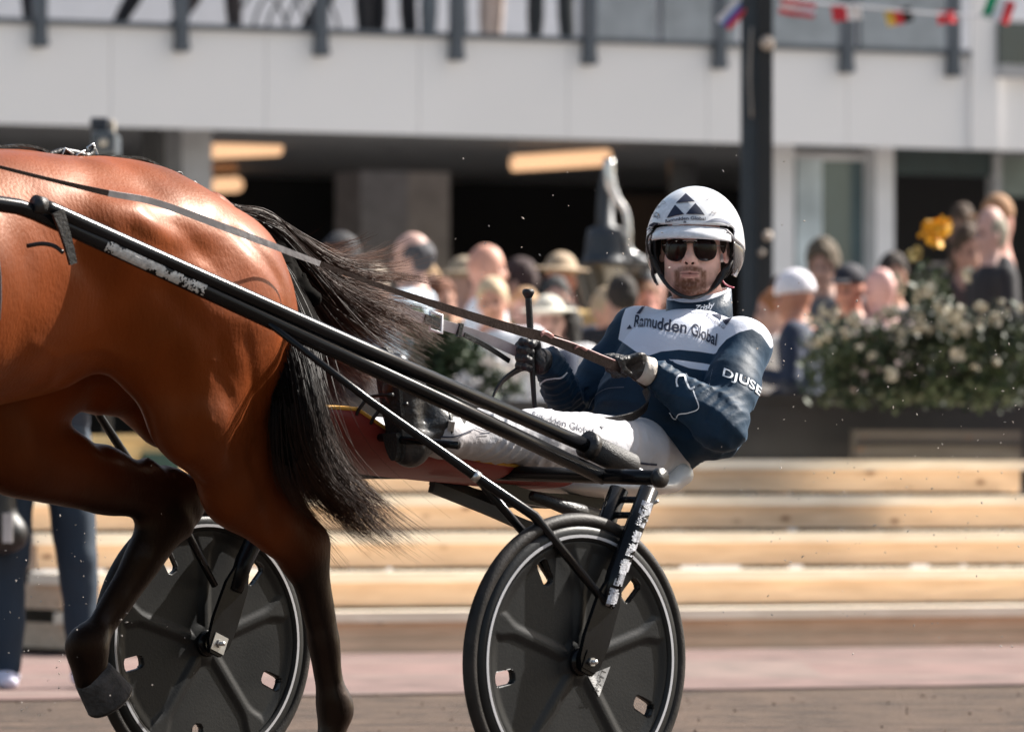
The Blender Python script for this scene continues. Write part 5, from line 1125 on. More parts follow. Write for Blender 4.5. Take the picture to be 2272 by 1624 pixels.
for x_, y_, r_ in ((848, 553, 3.3), (1455, 645, 2.4), (560, 640, 0.1)):
    c = hcx(x_, y_); tri('rivet', [(c[0] + r_ * math.cos(a), c[1] + r_ * math.sin(a)) for a in np.linspace(0, 6.28, 10, endpoint=False)], helmet, hb, trimm)
# visor peak
q = []
for rr_, yy in ((.000, .0445), (.004, .043), (.030, .028), (.035, .014), (.033, .0105), (.026, .014), (.0, .036)):
    q.append([HW(np.array([(.101 + rr_ * .35) * math.sin(a), yy - .006 * (1 - math.cos(a)) * 1.5 , (.112 + rr_) * math.cos(a) + .010])) for a in np.linspace(-1.12, 1.12, 41)])
V, Fc = loft([[p.reshape(3) for p in r_] for r_ in q], caps=False, close=False); Fc += [tuple(i * 41 for i in range(7)), tuple(i * 41 + 40 for i in range(7))[::-1]]
mk('visor', V, Fc, hm, helmet, True)
# inner padding
K = Field((-.13, -.12, -.12), (.13, .12, .14), .004); K.ell((0, .005, -.012), (.1125, .127, .135), .01); K.ell((.004, .0, .012), (.099, .122, .16), .01, mode='sub')
K.put(lambda x, y, z: y + .085, (-.2, -.2, -.2), (.2, .0, .2), .005, mode='sub'); K.put(lambda x, y, z: .03 - z, (-.2, -.2, .0), (.2, .2, .2), .01, mode='sub') if False else None
K.put(lambda x, y, z: np.maximum(.065 - z, y - .2), (-.2, -.2, .05), (.2, .2, .2), .005, mode='sub')
kv, kq = K.nets(); mk('padding', HW(kv), kq, MAT('black_padding', (.012, .012, .014), .9, bump=.4), helmet)
# ear guards and chin strap
K = Field((-.16, -.12, -.12), (.16, .05, .16), .0035); K.ell((0, .010, -.012), (.1235, .140, .146), .02); K.ell((0, -.03, -.03), (.117, .085, .125), .03); K.ell((0, .005, -.012), (.113, .128, .136), .01, mode='sub'); K.ell((0, -.03, -.03), (.108, .08, .117), .02, mode='sub')
K.put(prism, (-.12, -.2, 0.0), (.12, .07, .2), .006, mode='sub'); K.put(lambda x, y, z: -(y + .006 - .25 * z), (-.2, -.05, -.2), (.2, .1, .2), .002, mode='sub'); K.put(lambda x, y, z: y + .078 - .35 * np.abs(z), (-.2, -.2, -.2), (.2, .0, .2), .006, mode='sub'); K.put(lambda x, y, z: .07 - np.abs(x), (-.07, -.2, -.2), (.07, .1, .2), .004, mode='sub') if False else None
kv, kq = K.nets(); sgm = MAT('smoke_guard', (.06, .06, .065), .25, coat=.5, bump=0)
for s_ in (1, -1):
    q_ = kq[(kv[kq, 0].mean(1) * s_ > 0)]; ui, inv = np.unique(q_, return_inverse=True); mk('ear_guard', HW(kv[ui]), inv.reshape(q_.shape), sgm, helmet)
for s in (1, -1):
    pts = [(.100 * s, -.045, .01), (.104 * s, -.075, .004), (.094 * s, -.10, .012)] if s < 0 else [(.112, -.03, -.01), (.112, -.052, -.012), (.104, -.078, -.01)]
    V, Fc = strap(HW(np.array(pts)), [.05, .046, .03], .006, wv, 5); mk('ear_guard', V, Fc, hm if s > 0 else MAT('dark_guard', (.03, .03, .035), .3, coat=.5), helmet, True)
P = np.array([hcx(440, 960), hcx(520, 1120), hcx(600, 1260), hcx(680, 1350), hcx(780, 1420), hcx(880, 1452), hcx(980, 1450), hcx(1100, 1410), hcx(1190, 1330), hcx(1290, 1190), hcx(1370, 1080), hcx(1430, 960)])
dep = [17.155, 17.15, 17.13, 17.115, 17.10, 17.095, 17.095, 17.105, 17.12, 17.13, 17.13, 17.15]
V, Fc = strap(np.array([PW(p[0], p[1], d) for p, d in zip(P, dep)]), [.014, .012, .010, .009, .009, .009, .009, .012, .018, .020, .012, .012], .004, xr * .8 + upv * .5, 6); mk('chin_strap', V, Fc, leather, helmet)
V, Fc = tube(np.array([PW(*hcx(1300, 1050 + 200), 17.12), PW(*hcx(1330, 1290), 17.12), PW(*hcx(1380, 1320), 17.12), PW(*hcx(1440, 1335), 17.12)]), .0022, 6, 4); mk('strap_end', V, Fc, MAT('red_cord', (.5, .1, .14), .5, bump=0), helmet)
P = catmull(np.array([(x, y, d) for (x, y), d in ((hcx(1340, 640), 17.10), (hcx(1405, 700), 17.12), (hcx(1440, 780), 17.14), (hcx(1445, 870), 17.15), (hcx(1420, 980), 17.15), (hcx(1365, 1090), 17.14))]), 5)
V, Fc = tube(np.array([PW(*p) for p in P]), .0028, 8); mk('edge_trim', V, Fc, MAT('pale_trim', (.4, .4, .42), .4), helmet)
P = catmull(np.array([(x, y, d) for (x, y), d in ((hcx(450, 670), 17.08), (hcx(405, 720), 17.10), (hcx(392, 820), 17.12), (hcx(430, 960), 17.13), (hcx(500, 1090), 17.13), (hcx(560, 1180), 17.13))]), 5)
V, Fc = tube(np.array([PW(*p) for p in P]), .0028, 8); mk('edge_trim', V, Fc, leather, helmet)
# goggles hanging at the side of the helmet
q_ = [HW(np.array([.118 + .004 * i, -.055 - .03 * j, -.02 + .03 * i])).reshape(3) for i, j in ((0, 0), (1, 0), (1, 1), (0, 1))]

# sunglasses
glassm = MAT('dark_lens', (.012, .005, .005), .12, var=.1, bump=0, spec=.22)
gl = None
lensc = ((-.0365, -.016), (.0365, -.014))
for k, (cx_, cy_) in enumerate(lensc):
    s = -1 if k == 0 else 1
    shp = [(-.024, .020), (-.010, .0235), (.010, .0235), (.022, .019), (.026, .006), (.0255, -.010), (.019, -.021), (.004, -.0265), (-.010, -.0245), (-.0205, -.014), (-.0255, .004)]
    P_ = catmull(np.array([(x_ * s, y_, 0) for x_, y_ in [(a * 1.07, b * 1.09) for a, b in shp + [shp[0]]]]), 5)[:-1]
    fz = lambda x_, d: .101 + d - .55 * (x_ ** 2) / .1
    r0 = [HW(np.array([cx_ + p[0], cy_ + p[1], fz(cx_ + p[0], 0)])).reshape(3) for p in P_]; r1 = [HW(np.array([cx_ + p[0] * .97, cy_ + p[1] * .97, fz(cx_ + p[0], .0022)])).reshape(3) for p in P_]; r2 = [HW(np.array([cx_ + p[0] * .5, cy_ + p[1] * .5, fz(cx_ + p[0] * .5, .0045)])).reshape(3) for p in P_]
    V, Fc = loft([r0, r1, r2])
    if gl is None:
        gl = mk('sunglasses', V, Fc, glassm, person, True)
    else: mk('lens', V, Fc, glassm, gl, True)
    V, Fc = tube(r0, .0013, 6, closed_ring=True); mk('lens_rim', V, Fc, MAT('thin_rim', (.03, .028, .025), .3, .6, bump=0), gl)
V, Fc = tube(HW(np.array([(-.014, .000, .103), (0, .003, .105), (.014, .001, .103)])), .0022, 6, 4); mk('bridge', V, Fc, MAT('bridge_metal', (.09, .08, .06), .35, .6, bump=0), gl)
V, Fc = tube(HW(np.array([(-.018, .006, .103), (0, .0075, .105), (.018, .007, .103)])), .0014, 6, 4); mk('brow_bar', V, Fc, steel, gl)
for s in (1, -1):
    V, Fc = tube(HW(np.array([(.061 * s, -.004, .080), (.072 * s, -.004, .062), (.082 * s, -.005, .0), (.084 * s, -.02, -.02)])), .0013, 6, 4); mk('temple', V, Fc, steel, gl)
# hair at the temples
hairS = MAT('brown_hair', (.035, .018, .010), .7, bump=.6, bs=200)
K = Field((-.1, -.05, -.12), (.1, .14, .06), .005)
for s in (1, -1): K.ell((.075 * s, .01, .005), (.008, .032, .04), .01)
K.ell((0, .05, -.03), (.083, .10, .098), .01); K.put(lambda x, y, z: np.maximum(.03 - z, -(.2 - z)) * 1.0, (-.1, -.1, .02), (.1, .1, .1), .004, mode='sub')
kv, kq = K.nets(); mk('hair', HW(kv), kq, hairS, person)

# ================================================================ reins and whip in the driver's hands
reinm = MAT('brown_black_rein', (.028, .018, .017), .3, var=.3, vs=30, bump=.2, bs=150, spec=.6)
def rein(name, label, pts, wds, upw=(0, 0, 1.0), sides=None):
    P = W(PN(pts)); S = np.array([W(np.array(s_)) - O_ for s_ in sides]).reshape(-1, 3) if sides is not None else np.array(upw, float)
    V, Fc = strap(P, wds, .004, S, 6); o = mk(name, V, Fc, reinm, None, False, loc=P[-1]); return tag(o, label, 'rein', 'reins held by the driver')
UPS = (0, .25, 1.0)
greyrein = MAT('grey_rein', (.48, .46, .46), .4, var=.12, vs=20, bump=.15)
r1 = rein('rein', 'long dark leather rein running over the horse to the hand nearer the camera', [(-200, 318, .30), (0, 370, .33), (120, 400, .34), (240, 428, .345), (350, 450, .34), (520, 512, .33), (800, 618, .28), (1000, 686, .24), (1150, 732, .21), (1225, 752, .20), (1340, 800, .18), (1400, 826, .165), (1437, 856, .16)], [.007, .008, .009, .014, .016, .017, .011, .020, .024, .026, .026, .022, .022], sides=[UPS] * 13)
r1.data.materials.append(greyrein); _o = ORG[r1.name]
for p_ in r1.data.polygons:
    x_ = to_px((np.array(p_.center) + _o)[None])[0, 0]
    if 236 < x_ < 690: p_.material_index = 1  # sky gloss on the dark leather painted as a grey stretch
for a, w_ in (((1212, 742, .205), .02), ((1288, 772, .195), .012)):
    p = pl(*a); V, Fc = tube(W(np.array([p + [.02, 0, .0], p + [.005, 0, .006], p + [-.02, 0, -.004]])), w_ * .32, 8, 3); mk('keeper', V, Fc, MAT('reddish_keeper', (.25, .12, .11), .35, bump=.1), r1)
V, Fc = strap(W(PN([(1215, 745, .20), (1270, 762, .195), (1330, 787, .185), (1362, 800, .18)])), .010, .003, W(np.array([0, 1, .3])) - O_, 4); mk('rein_tail', V, Fc, MAT('pink_rein', (.22, .12, .12), .4, bump=.1), r1)
r2 = rein('rein', 'pale grey rein with square buckle reaching the whip hand', [(500, 545, -.20), (620, 590, -.19), (740, 640, -.17), (860, 680, -.15), (960, 713, -.14), (1060, 744, -.13), (1140, 776, -.12), (1165, 792, -.115)], [.026] * 8, sides=[UPS] * 8)
r2.data.materials.clear(); r2.data.materials.append(greyrein)
c = pl(966, 714, -.135); ub = nrm(W(pl(1060, 744, -.13)) - W(pl(960, 713, -.14))).reshape(3)
rr = [W(c) + ub * x_ + np.array([0, 0, 1.0]) * y_ for x_, y_ in ((-.018, -.022), (.020, -.022), (.020, .022), (-.018, .022))]; V, Fc = tube([np.array(q).reshape(3) for q in rr], .0046, 8, closed_ring=True); mk('buckle', V, Fc, MAT('white_buckle', (.8, .8, .82), .35, bump=0), r2)
V, Fc = strap([W(c).reshape(3) - ub * .035, W(c).reshape(3) + ub * .012], .024, .010, (0, 0, 1), 0); mk('buckle_lining', V, Fc, leather, r2, False)
c = pl(1020, 732, -.13); V, Fc = strap([W(c).reshape(3) - ub * .006, W(c).reshape(3) + ub * .006], .034, .010, (0, 0, 1), 0); mk('keeper', V, Fc, leather, r2, False)
V, Fc = strap(W(PN([(1030, 742, -.13), (1080, 768, -.128), (1130, 800, -.125)])), .012, .004, (0, 0, 1), 5); mk('hand_loop', V, Fc, leather, r2, False)
V, Fc = strap(W(PN([(1165, 812, -.11), (1135, 828, -.11), (1110, 850, -.11), (1094, 878, -.11), (1090, 905, -.10)])), .030, .005, W(np.array([.6, .9, .5])) - O_, 6); mk('loose_end', V, Fc, leather, r2, False)
V, Fc = strap(W(PN([(1432, 862, .16), (1438, 885, .17), (1430, 905, .18), (1400, 924, .19), (1350, 934, .195), (1300, 932, .19), (1265, 925, .18)])), .024, .005, W(np.array([.2, .5, 1])) - O_, 6); mk('loose_end', V, Fc, leather, r1, False)
wp0 = pl(1172, 650, -.10); V, Fc = tube(W(np.array([wp0, pl(1176, 720, -.10), pl(1180, 800, -.10), pl(1186, 900, -.10), pl(1196, 1010, -.10)])), [.0085, .0085, .0075, .006, .004], 12, 4)
wh = mk('whip', V, Fc, leather, None, True, loc=W(wp0)); tag(wh, 'black driving whip held upright with its knobbed handle above the fist', 'whip')
V, Fc = tube(W(np.array([wp0 + [0, 0, -.012], wp0 + [0, 0, 0], wp0 + [0, 0, .006], wp0 + [0, 0, .011]])), [.0085, .0150, .0150, .011], 16); mk('knob', V, Fc, leather, wh)
# ================================================================ people behind
def person_templates():
    T = {}
    for kind in ('stand', 'reach', 'walk'):
        arm = {'stand': (((0, .21, 1.42), (-.02, .25, 1.13), (.08, .24, .90)), ((0, -.21, 1.42), (-.02, -.25, 1.13), (.08, -.24, .90))),
               'reach': (((0, .21, 1.42), (.02, .27, 1.15), (.24, .18, 1.22)), ((0, -.21, 1.42), (.0, -.25, 1.14), (.2, -.12, 1.10))),
               'walk': (((0, .21, 1.42), (-.1, .25, 1.15), (-.02, .25, .93)), ((0, -.21, 1.42), (.08, -.24, 1.15), (.22, -.2, 1.0)))}[kind]
        leg = {'stand': (((0, .09, .92), (.02, .11, .50), (0, .12, .09)), ((0, -.09, .92), (.02, -.11, .50), (0, -.12, .09))),
               'reach': (((0, .09, .92), (.02, .13, .50), (-.02, .16, .09)), ((0, -.09, .92), (.03, -.11, .50), (.03, -.12, .09))),
               'walk': (((0, .09, .92), (.14, .10, .52), (.16, .10, .09)), ((0, -.09, .92), (-.02, -.10, .50), (-.24, -.10, .13)))}[kind]
        lo, hi = (-.42, -.36, -.02), (.42, .36, 1.8)
        B = Field(lo, hi, .014)
        B.ell((.0, 0, 1.66), (.098, .076, .112), .03).ell((.03, 0, 1.60), (.066, .058, .075), .03).cap((.092, 0, 1.635), (.104, 0, 1.605), .011, .015, .015).ell((.06, 0, 1.548), (.03, .03, .02), .02)
        for s in (1, -1): B.ell((.0, .078 * s, 1.625), (.022, .012, .032), .008); B.ell((.078, .030 * s, 1.64), (.014, .014, .010), .008, mode='sub')
        B.cap((-.01, 0, 1.55), (-.02, 0, 1.44), .055, .06, .03).cap((0, 0, 1.4), (0, 0, 1.0), .12, .12, .05, (.8, 1.2, 1))
        for a in arm:
            B.cap(a[0], a[1], .05, .04, .03).cap(a[1], a[2], .038, .027, .02); d = nrm(np.array(a[2]) - np.array(a[1])); h_ = np.array(a[2]) + d * .05; B.ell(h_, (.045, .03, .05), .02)
            for j in range(4): B.cap(h_ + [0, 0, -.0] + d * .02 + np.array([.016 * (j - 1.5), 0, 0]), h_ + d * .085 + np.array([.018 * (j - 1.5), 0, 0]), .011, .009, .006)
            B.cap(h_, h_ + np.array([.05, 0, .0]) + d * .02, .012, .01, .01)
        for a in leg: B.cap(a[0], a[1], .075, .052, .03).cap(a[1], a[2], .052, .035, .02)
        v, q = B.nets(); v = relax(v, q, 1); T[kind, 'body'] = v, q
        S = Field(lo, hi, .017); S.cap((0, 0, 1.36), (.0, 0, 1.02), .135, .135, .05, (.85, 1.25, 1)).cap((-.01, -.17, 1.42), (-.01, .17, 1.42), .066, .066, .05).cap((0, 0, 1.40), (-.01, 0, 1.49), .09, .062, .04)
        for a in arm: S.cap(a[0], a[1], .066, .054, .03).cap(a[1], np.array(a[1]) + (np.array(a[2]) - np.array(a[1])) * .85, .052, .042, .02)
        S.disp(lambda x, y, z: .006 * vn(x * 14, y * 14, z * 9)); v, q = S.nets(); T[kind, 'shirt'] = v, q
        S = Field(lo, hi, .017); S.ell((0, 0, .96), (.13, .17, .11), .05)
        for a in leg: S.cap(a[0], a[1], .092, .072, .04).cap(a[1], a[2], .070, .056, .02)
        S.disp(lambda x, y, z: .006 * vn(x * 12, y * 12, z * 12)); v, q = S.nets(); T[kind, 'trousers'] = v, q
        for i_, a in enumerate(leg):
            S = Field(lo, hi, .014)
            e = np.array(a[2]); S.cap(e + [-.03, 0, -.04], e + [.13, .01, -.055], .046, .036, .02, (1, 1, .8)); S.cap(e + [-.02, 0, -.03], e, .05, .045, .02)
            v, q = S.nets(); T[kind, 'shoe', i_] = v, q
    for nm in ('short', 'long', 'cap', 'beanie', 'curly', 'brimmed', 'sides'):
        S = Field((-.2, -.2, 1.35), (.26, .2, 1.86), .011)
        if nm in ('short', 'long', 'curly'):
            g = .018 if nm == 'curly' else .006
            S.ell((-.008, 0, 1.668), (.102 + g, .081 + g, .115 + g), .02); 
            if nm == 'long': S.cap((-.05, 0, 1.63), (-.06, 0, 1.46), .075, .05, .03, (.8, 1.2, 1))
            S.ell((.085, 0, 1.60), (.082, .085, .10), .015, mode='sub'); S.ell((.01, .085, 1.60), (.03, .03, .045), .01, mode='sub'); S.ell((.01, -.085, 1.60), (.03, .03, .045), .01, mode='sub')
            if nm != 'long': S.put(lambda x, y, z: z - 1.585, (-.2, -.2, 1.35), (.2, .2, 1.585), .02, mode='sub')
            S.disp(lambda x, y, z: (.014 if nm == 'curly' else .009) * vn(x * 55, y * 55, z * 30))
        elif nm == 'sides': S.ell((-.012, 0, 1.655), (.104, .084, .105), .02); S.ell((.085, 0, 1.60), (.085, .085, .13), .02, mode='sub'); S.ell((.03, 0, 1.76), (.11, .06, .07), .03, mode='sub'); S.put(lambda x, y, z: z - 1.575, (-.2, -.2, 1.35), (.2, .2, 1.575), .02, mode='sub'); S.disp(lambda x, y, z: .007 * vn(x * 60, y * 60, z * 40))
        elif nm == 'cap': S.ell((-.0, 0, 1.70), (.108, .088, .09), .02); S.put(lambda x, y, z: z - 1.675, (-.2, -.2, 1.5), (.2, .2, 1.675), .01, mode='sub'); S.ell((.12, 0, 1.69), (.075, .065, .010), .02)
        elif nm == 'beanie': S.ell((-.005, 0, 1.69), (.112, .092, .11), .02); S.put(lambda x, y, z: z - 1.66, (-.2, -.2, 1.5), (.2, .2, 1.66), .01, mode='sub'); S.ell((0, 0, 1.675), (.112, .092, .02), .02)
        else: S.ell((0, 0, 1.71), (.1, .085, .085), .02); S.ell((0, 0, 1.70), (.17, .16, .012), .02)
        v, q = S.nets(); T[nm] = relax(v, q, 1), q
    return T
TPL = person_templates(); MESHES = {}
def feat(v):
    x, y, z = v[:, 0], v[:, 1], v[:, 2]; f = np.zeros(len(v)); fr = x > .045
    for s in (1, -1): f = np.maximum(f, fr * np.clip(1.6 - np.hypot((y - s * .031) / .014, (z - 1.638) / .009), 0, 1)); f = np.maximum(f, .6 * fr * np.clip(1.5 - np.hypot((y - s * .031) / .02, (z - 1.657) / .006), 0, 1))
    return np.maximum(f, .75 * fr * np.clip(1.5 - np.hypot(y / .024, (z - 1.572) / .007), 0, 1))
def tmesh(key, name):
    if key not in MESHES: v, q = TPL[key]; MESHES[key] = mesh(name, v, q, None, True, {'feature': feat(v)} if name == 'body' else None); MESHES[key].materials.append(None)
    return MESHES[key]
def put(name, key, root, mat):
    o = bpy.data.objects.new(name, tmesh(key, name)); sc.collection.objects.link(o); o.parent = root; o.material_slots[0].link = 'OBJECT'; o.material_slots[0].material = mat; return o
CM = {}
def cmat(nm, c, r_=.8):
    if (nm, tuple(c)) not in CM: CM[nm, tuple(c)] = MAT(nm, c, r_, var=.1, vs=10, bump=.15, bs=40, **({'attr': ('feature',), 'acol': ((.05, .02, .018),), 'athr': (0, 1)} if nm == 'skin' else {}))
    return CM[nm, tuple(c)]
def someone(x, y, Y, zf, face, label, shirt, pants, hair=None, hairc=(.03, .02, .015), skinc=(.46, .28, .225), kind='stand', shoe=(.03, .03, .03), group='spectators', hz=None, scl=None):
    # x, y: the crown of the head in the picture; zf: the floor it stands on; face: direction turned to, degrees (0 = right, -90 = toward the camera)
    zt = CZ + (HY - y) * Y / FD; X = (x - CX) / FD * Y; h_ = scl or (zt - zf) / 1.775
    r_ = top('person', label, 'person', (X, Y, zf), group); q_ = random.Random(int(x * 7 + y)); r_.rotation_euler = (R(q_.uniform(-4, 4)), R(q_.uniform(-3, 5)), R(face + q_.uniform(-20, 20))); r_.scale = (max(h_, .95),) * 2 + (h_,) if h_ < 1.05 else (1.05, 1.05, h_)
    put('body', (kind, 'body'), r_, cmat('skin', skinc, .55)); put('shirt', (kind, 'shirt'), r_, cmat('shirt_cloth', shirt)); put('trousers', (kind, 'trousers'), r_, cmat('trouser_cloth', pants)); put('shoe', (kind, 'shoe', 0), r_, cmat('shoe', shoe)); put('shoe', (kind, 'shoe', 1), r_, cmat('shoe', shoe))
    if hair: put({'sides': 'hair', 'short': 'hair', 'long': 'hair', 'curly': 'hair', 'cap': 'cap', 'beanie': 'beanie', 'brimmed': 'hat'}[hair], hair, r_, cmat('hair_or_hat', hairc, .8))
    return r_
WHT, NVY, BLK, JN = (.66, .68, .74), (.02, .03, .06), (.016, .016, .02), (.03, .05, .085)
G = .25
someone(716, 517, 35.5, G, -150, 'person with dark hair behind the blowing tail hairs', BLK, BLK, 'short', (.02, .02, .025), (.50, .24, .14), 'stand', group='crowd behind the steps')
someone(903, 514, 35.0, G, 165, 'grey-haired person in a pale blue shirt looking left', (.52, .62, .72), JN, 'sides', (.06, .06, .07), (.52, .33, .28), 'reach', group='crowd behind the steps')
someone(1073, 537, 35.0, G, 10, 'bald person in a white shirt facing right', WHT, JN, None, skinc=(.58, .30, .22), kind='stand', group='crowd behind the steps')
someone(1138, 615, 34.6, G, -80, 'fair-haired child in white facing the track', WHT, JN, 'short', (.55, .42, .28), (.58, .30, .22), 'stand', group='crowd behind the steps')
someone(968, 585, 37.5, G, -60, 'person with light brown hair between grey-haired and bald people', (.5, .3, .2), BLK, 'short', (.32, .20, .10), kind='stand', group='crowd behind the steps')
someone(1026, 575, 38.5, G, -60, 'person in a tan hat just left of the bald one', BLK, BLK, 'brimmed', (.34, .27, .19), kind='stand', group='crowd behind the steps')
someone(1150, 572, 38.5, G, 180, 'person with dark hair and brown coat right of the bald one', (.12, .05, .03), BLK, 'short', (.04, .02, .02), kind='stand', group='crowd behind the steps')
someone(1208, 565, 36.5, G, -100, 'person in a broad tan hat and yellow and rust top', (.50, .36, .16), BLK, 'brimmed', (.36, .27, .18), (.42, .16, .10), 'reach', group='crowd behind the steps')
someone(1262, 612, 36.0, G, -70, 'person in dark navy behind the whip and the gloved hands', NVY, BLK, 'short', (.03, .03, .03), kind='stand', group='crowd behind the steps')
someone(1190, 640, 35.3, G, -100, 'person in a light blue top just right of the child', (.5, .6, .7), JN, 'long', (.35, .22, .12), kind='stand', group='crowd behind the steps')
someone(1345, 640, 36.0, G, -70, 'fair person under the lantern hood', (.10, .09, .09), BLK, 'short', (.45, .34, .22), (.62, .34, .24), 'stand', group='crowd behind the steps')
someone(1410, 612, 35.5, G, 120, 'person with dark hair turned away beside the helmet', BLK, BLK, 'short', (.02, .015, .012), kind='stand', group='crowd behind the steps')
someone(1447, 622, 37.0, G, -90, 'rosy-faced person half hidden by the helmet', (.3, .12, .1), BLK, 'short', (.2, .1, .06), (.55, .25, .2), 'stand', group='crowd behind the steps')
someone(790, 585, 37.0, G, -120, 'person in a pale top seen through the tail hairs', (.5, .45, .42), BLK, 'short', (.3, .25, .2), kind='stand', group='crowd behind the steps')
someone(1722, 640, 35.2, G, 180, 'person in white turned away beside the dark post', (.72, .68, .64), (.5, .4, .33), 'short', (.3, .12, .05), kind='stand', group='crowd behind the steps')
someone(1815, 600, 34.6, G, 190, 'person in a white knitted hat bending over the flowers', NVY, BLK, 'beanie', (.72, .70, .76), (.45, .20, .13), 'reach', group='crowd behind the steps')
someone(1890, 588, 36.2, G, -110, 'person in a dark cap with a pale badge and sunglasses', BLK, BLK, 'cap', (.02, .02, .03), (.48, .22, .16), 'stand', group='crowd behind the steps')
someone(1968, 592, 36.0, G, 150, 'bald pink-headed person beside the flowering bush', (.25, .2, .2), BLK, None, skinc=(.62, .36, .33), kind='stand', group='crowd behind the steps')
someone(1845, 535, 41.0, G, -90, 'curly brown-haired person before the tall window', (.12, .12, .13), BLK, 'curly', (.10, .075, .05), kind='stand', group='crowd behind the steps')
someone(2120, 455, 44.0, G, -90, 'brown-haired person in shadow behind the yellow bloom', (.05, .04, .035), BLK, 'short', (.06, .035, .02), (.22, .12, .08), 'stand', group='crowd behind the steps')
someone(2188, 452, 37.0, G, 185, 'grey-blond person in a black jacket looking left', BLK, BLK, 'sides', (.26, .24, .19), (.48, .30, .26), 'stand', group='crowd behind the steps').scale.xy = (.86, .86)
someone(2256, 432, 37.2, G, 200, 'person in a black jacket and ginger cap at the picture edge', BLK, BLK, 'cap', (.34, .19, .10), (.58, .30, .24), 'stand', group='crowd behind the steps').scale.xy = (.86, .86)
# farther rows filling the gaps
for x, y, Y, fc, lb, sh, hr, hc, sk in (
    (845, 592, 39.5, -100, 'person in a dark coat between the tail hairs and the grey-haired person', (.04, .04, .05), 'short', (.03, .02, .015), (.5, .28, .2)),
    (1000, 618, 36.6, -60, 'person with auburn hair in front of the bald one', (.5, .5, .52), 'long', (.16, .06, .03), (.55, .3, .22)),
    (1110, 590, 40.0, -80, 'person in a red top far behind the fair child', (.35, .05, .04), 'short', (.05, .03, .02), (.45, .27, .22)),
    (1176, 600, 39.6, -120, 'person in a pale flat cap far behind the whip', (.2, .2, .2), 'cap', (.4, .36, .3), (.45, .27, .22)),
    (1240, 585, 40.4, -60, 'person in sand coloured coat under the left side of the lantern hood', (.4, .3, .18), 'short', (.08, .05, .03), (.45, .27, .22)),
    (1300, 622, 37.8, -110, 'person in black with brown curls right of the navy one', (.02, .02, .02), 'curly', (.07, .04, .02), (.45, .27, .22)),
    (1375, 600, 39.5, -60, 'person with greying hair and striped grey shirt by the lantern post', (.25, .26, .3), 'short', (.25, .24, .23), (.55, .3, .24)),
    (1225, 660, 34.9, -70, 'person with a white sun hat low behind the whip', (.6, .6, .62), 'brimmed', (.6, .58, .5), (.45, .27, .22)),
    (1290, 668, 34.9, 170, 'person with black hair bending low in front of the navy one', (.03, .04, .07), 'long', (.015, .012, .01), (.45, .27, .22)),
    (1765, 610, 38.0, -90, 'person with brown hair behind the white knitted hat', (.3, .3, .33), 'short', (.07, .04, .025), (.45, .27, .22)),
    (1925, 560, 40.5, -70, 'person with dark hair far behind the dark cap', (.05, .05, .06), 'short', (.03, .02, .015), (.45, .24, .17)),
    (2140, 500, 41.0, -80, 'person with long brown hair between the two in black jackets', (.05, .03, .03), 'long', (.06, .035, .02), (.42, .23, .17))):
    someone(x, y, Y, G, fc, lb, sh, BLK, hr, hc, sk, 'stand', group='crowd behind the steps')
# bystander beyond the horse
by = someone(88, 452, 25.6, .0, -85, 'person in dark blue jeans and white trainers standing beyond the trotting hind legs', (.02, .03, .05), (.014, .028, .048), 'short', kind='reach', shoe=(.62, .60, .72), group='bystanders')
by.scale = (1.05, 1.08, 1.0); by.rotation_euler = (0, 0, R(-85))
bag = top('shoulder_bag', 'black bag with a pale label hanging beside the person in jeans', 'bag', tuple(PW(4, 1230, 25.4)))
K = Field((-.2, -.1, -.02), (.12, .1, .42), .012); K.cap((-.1, 0, .08), (.03, 0, .08), .07, .07, .02).cap((-.09, 0, .3), (.02, 0, .3), .06, .06, .05).cap((-.04, 0, .1), (-.04, 0, .3), .1, .09, .03, (1, .8, 1)); kv, kq = K.nets(); mk('pouch', kv + ORG[bag.name], kq, leather, bag)
V, Fc = box(PW(17, 1170, 25.30), [.018, 0, 0], [0, .006, 0], [0, 0, .055]); mk('tag', V, Fc, MAT('pale_tag', (.5, .47, .45), .6), bag, False)
V, Fc = tube([ORG[bag.name] + [-.05, 0, .36], ORG[bag.name] + [-.1, 0, .8]], .01, 6); mk('strap', V, Fc, leather, bag)
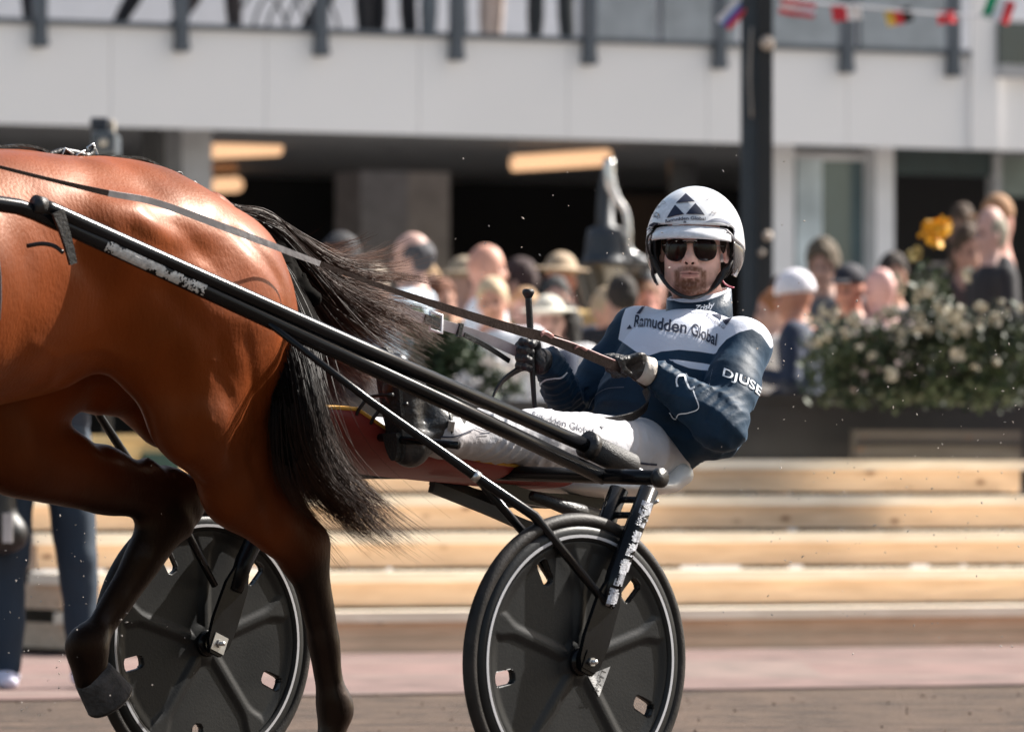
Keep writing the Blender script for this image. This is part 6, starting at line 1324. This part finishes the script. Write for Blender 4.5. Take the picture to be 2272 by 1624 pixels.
# people on the balcony: only their legs show
fz_ = 4.062
for x, n_, face, lb, sh_, pt, shoe, kd in (
    (70, .6, 180, 'person in a dark skirt at the left end of the balcony', BLK, BLK, BLK, 'stand'),
    (345, .8, -20, 'person in dark trousers with pale stripes sitting pose behind the rail', BLK, BLK, BLK, 'walk'),
    (470, .6, 0, 'person with black shoes pointing right behind the second post', BLK, (.05, .04, .04), BLK, 'walk'),
    (760, .5, 0, 'person in black trousers stepping right behind the third post', BLK, BLK, BLK, 'walk'),
    (872, .7, -90, 'person with slim black legs between two posts', BLK, BLK, BLK, 'stand'),
    (985, .5, -80, 'person in grey jeans at the balcony edge', BLK, (.12, .14, .16), (.03, .03, .04), 'stand'),
    (1085, .6, -20, 'person with bare pale legs and dark shoes on the balcony', BLK, (.45, .36, .32), (.02, .02, .02), 'reach'),
    (1222, .5, -90, 'person in wide dark trousers near the middle of the balcony', BLK, (.02, .024, .028), BLK, 'stand')):
    p = BP(BS(x, n_, YB), n_, fz_, YB); r_ = top('person', lb, 'person', tuple(p), 'people on the balcony'); r_.rotation_euler = (0, 0, R(face)); r_.scale = (1.0, 1.0, 1.0)
    put('body', (kd, 'body'), r_, cmat('skin', (.46, .28, .225), .55)); put('shirt', (kd, 'shirt'), r_, cmat('shirt_cloth', sh_)); put('trousers', (kd, 'trousers'), r_, cmat('trouser_cloth', pt)); put('shoe', (kd, 'shoe', 0), r_, cmat('shoe', shoe)); put('shoe', (kd, 'shoe', 1), r_, cmat('shoe', shoe)); put('hair', 'short', r_, cmat('hair_or_hat', (.03, .02, .015)))
for x in (600, 672):
    p = BP(BS(x, .8, YB), .8, fz_, YB); ch = top('chair', {600: 'chair with thin curved legs on the balcony, nearer the second post', 672: 'chair with thin curved legs on the balcony, nearer the third post'}[x], 'chair', tuple(p), 'curved-leg chairs on the balcony'); cmt = cmat('chair_frame', (.10, .11, .12), .4)
    V, Fc = box(p + [0, 0, .44], AX * .21, BK * .2, [0, 0, .012]); mk('seat', V, Fc, cmat('chair_seat', (.5, .5, .52), .5), ch, False)
    for s_ in (-1, 1):
        V, Fc = tube([p + AX * -.24 + BK * .17 * s_, p + AX * -.17 + BK * .17 * s_ + [0, 0, .25], p + BK * .17 * s_ + [0, 0, .42], p + AX * .17 + BK * .17 * s_ + [0, 0, .25], p + AX * .24 + BK * .17 * s_], .012, 8, 5); mk('leg', V, Fc, cmt, ch)
    V, Fc = tube([p + AX * .2 + BK * -.17 + [0, 0, .44], p + AX * .26 + BK * -.17 + [0, 0, .85], p + AX * .26 + BK * .17 + [0, 0, .85], p + AX * .2 + BK * .17 + [0, 0, .44]], .012, 8, 3); mk('backrest', V, Fc, cmt, ch)

# flying clods of sand thrown up by the hooves and wheels
rg = np.random.default_rng(21); mb = MB()
def speck(p, r_, st):
    u = nrm(rg.normal(0, 1, 3)); v = nrm(np.cross(u, rg.normal(0, 1, 3))); w_ = np.cross(u, v)
    mb.add([p + u * r_ * st, p - u * r_ * st, p + v * r_, p - v * r_, p + w_ * r_, p - w_ * r_], [(0, 2, 4), (2, 1, 4), (1, 3, 4), (3, 0, 4), (2, 0, 5), (1, 2, 5), (3, 1, 5), (0, 3, 5)])
for i in range(330):
    q = rg.random()
    if q < .35: x, y = rg.normal(150, 120), rg.normal(1330, 150)
    elif q < .75: x, y = rg.uniform(1600, 2272), rg.uniform(650, 1250)
    elif q < .9: x, y = rg.uniform(1000, 1800), rg.uniform(330, 700)
    else: x, y = rg.uniform(1500, 2272), rg.uniform(1150, 1450)
    speck(PW(x, y, rg.uniform(15.2, 17.8)), rg.uniform(.0010, .0024), rg.uniform(1, 2.6))
o = mb.build('flying_sand', MAT('sand_specks', (.45, .40, .36), .9, bump=0), None); tag(o, 'specks of sand thrown up around the hooves and behind the sulky', kind='stuff')
# small clods lying on the track
mb = MB()
for i in range(260):
    Y = rg.uniform(17, 25.2); X = rg.uniform(-2.6, 2.6); r_ = rg.uniform(.003, .009); speck(np.array([X, Y, r_ * .3]), r_, rg.uniform(1, 1.6))
o = mb.build('loose_clods', MAT('clods', (.13, .09, .065), .95, bump=.3), None); tag(o, 'loose clods of brown sand scattered over the track', kind='stuff')
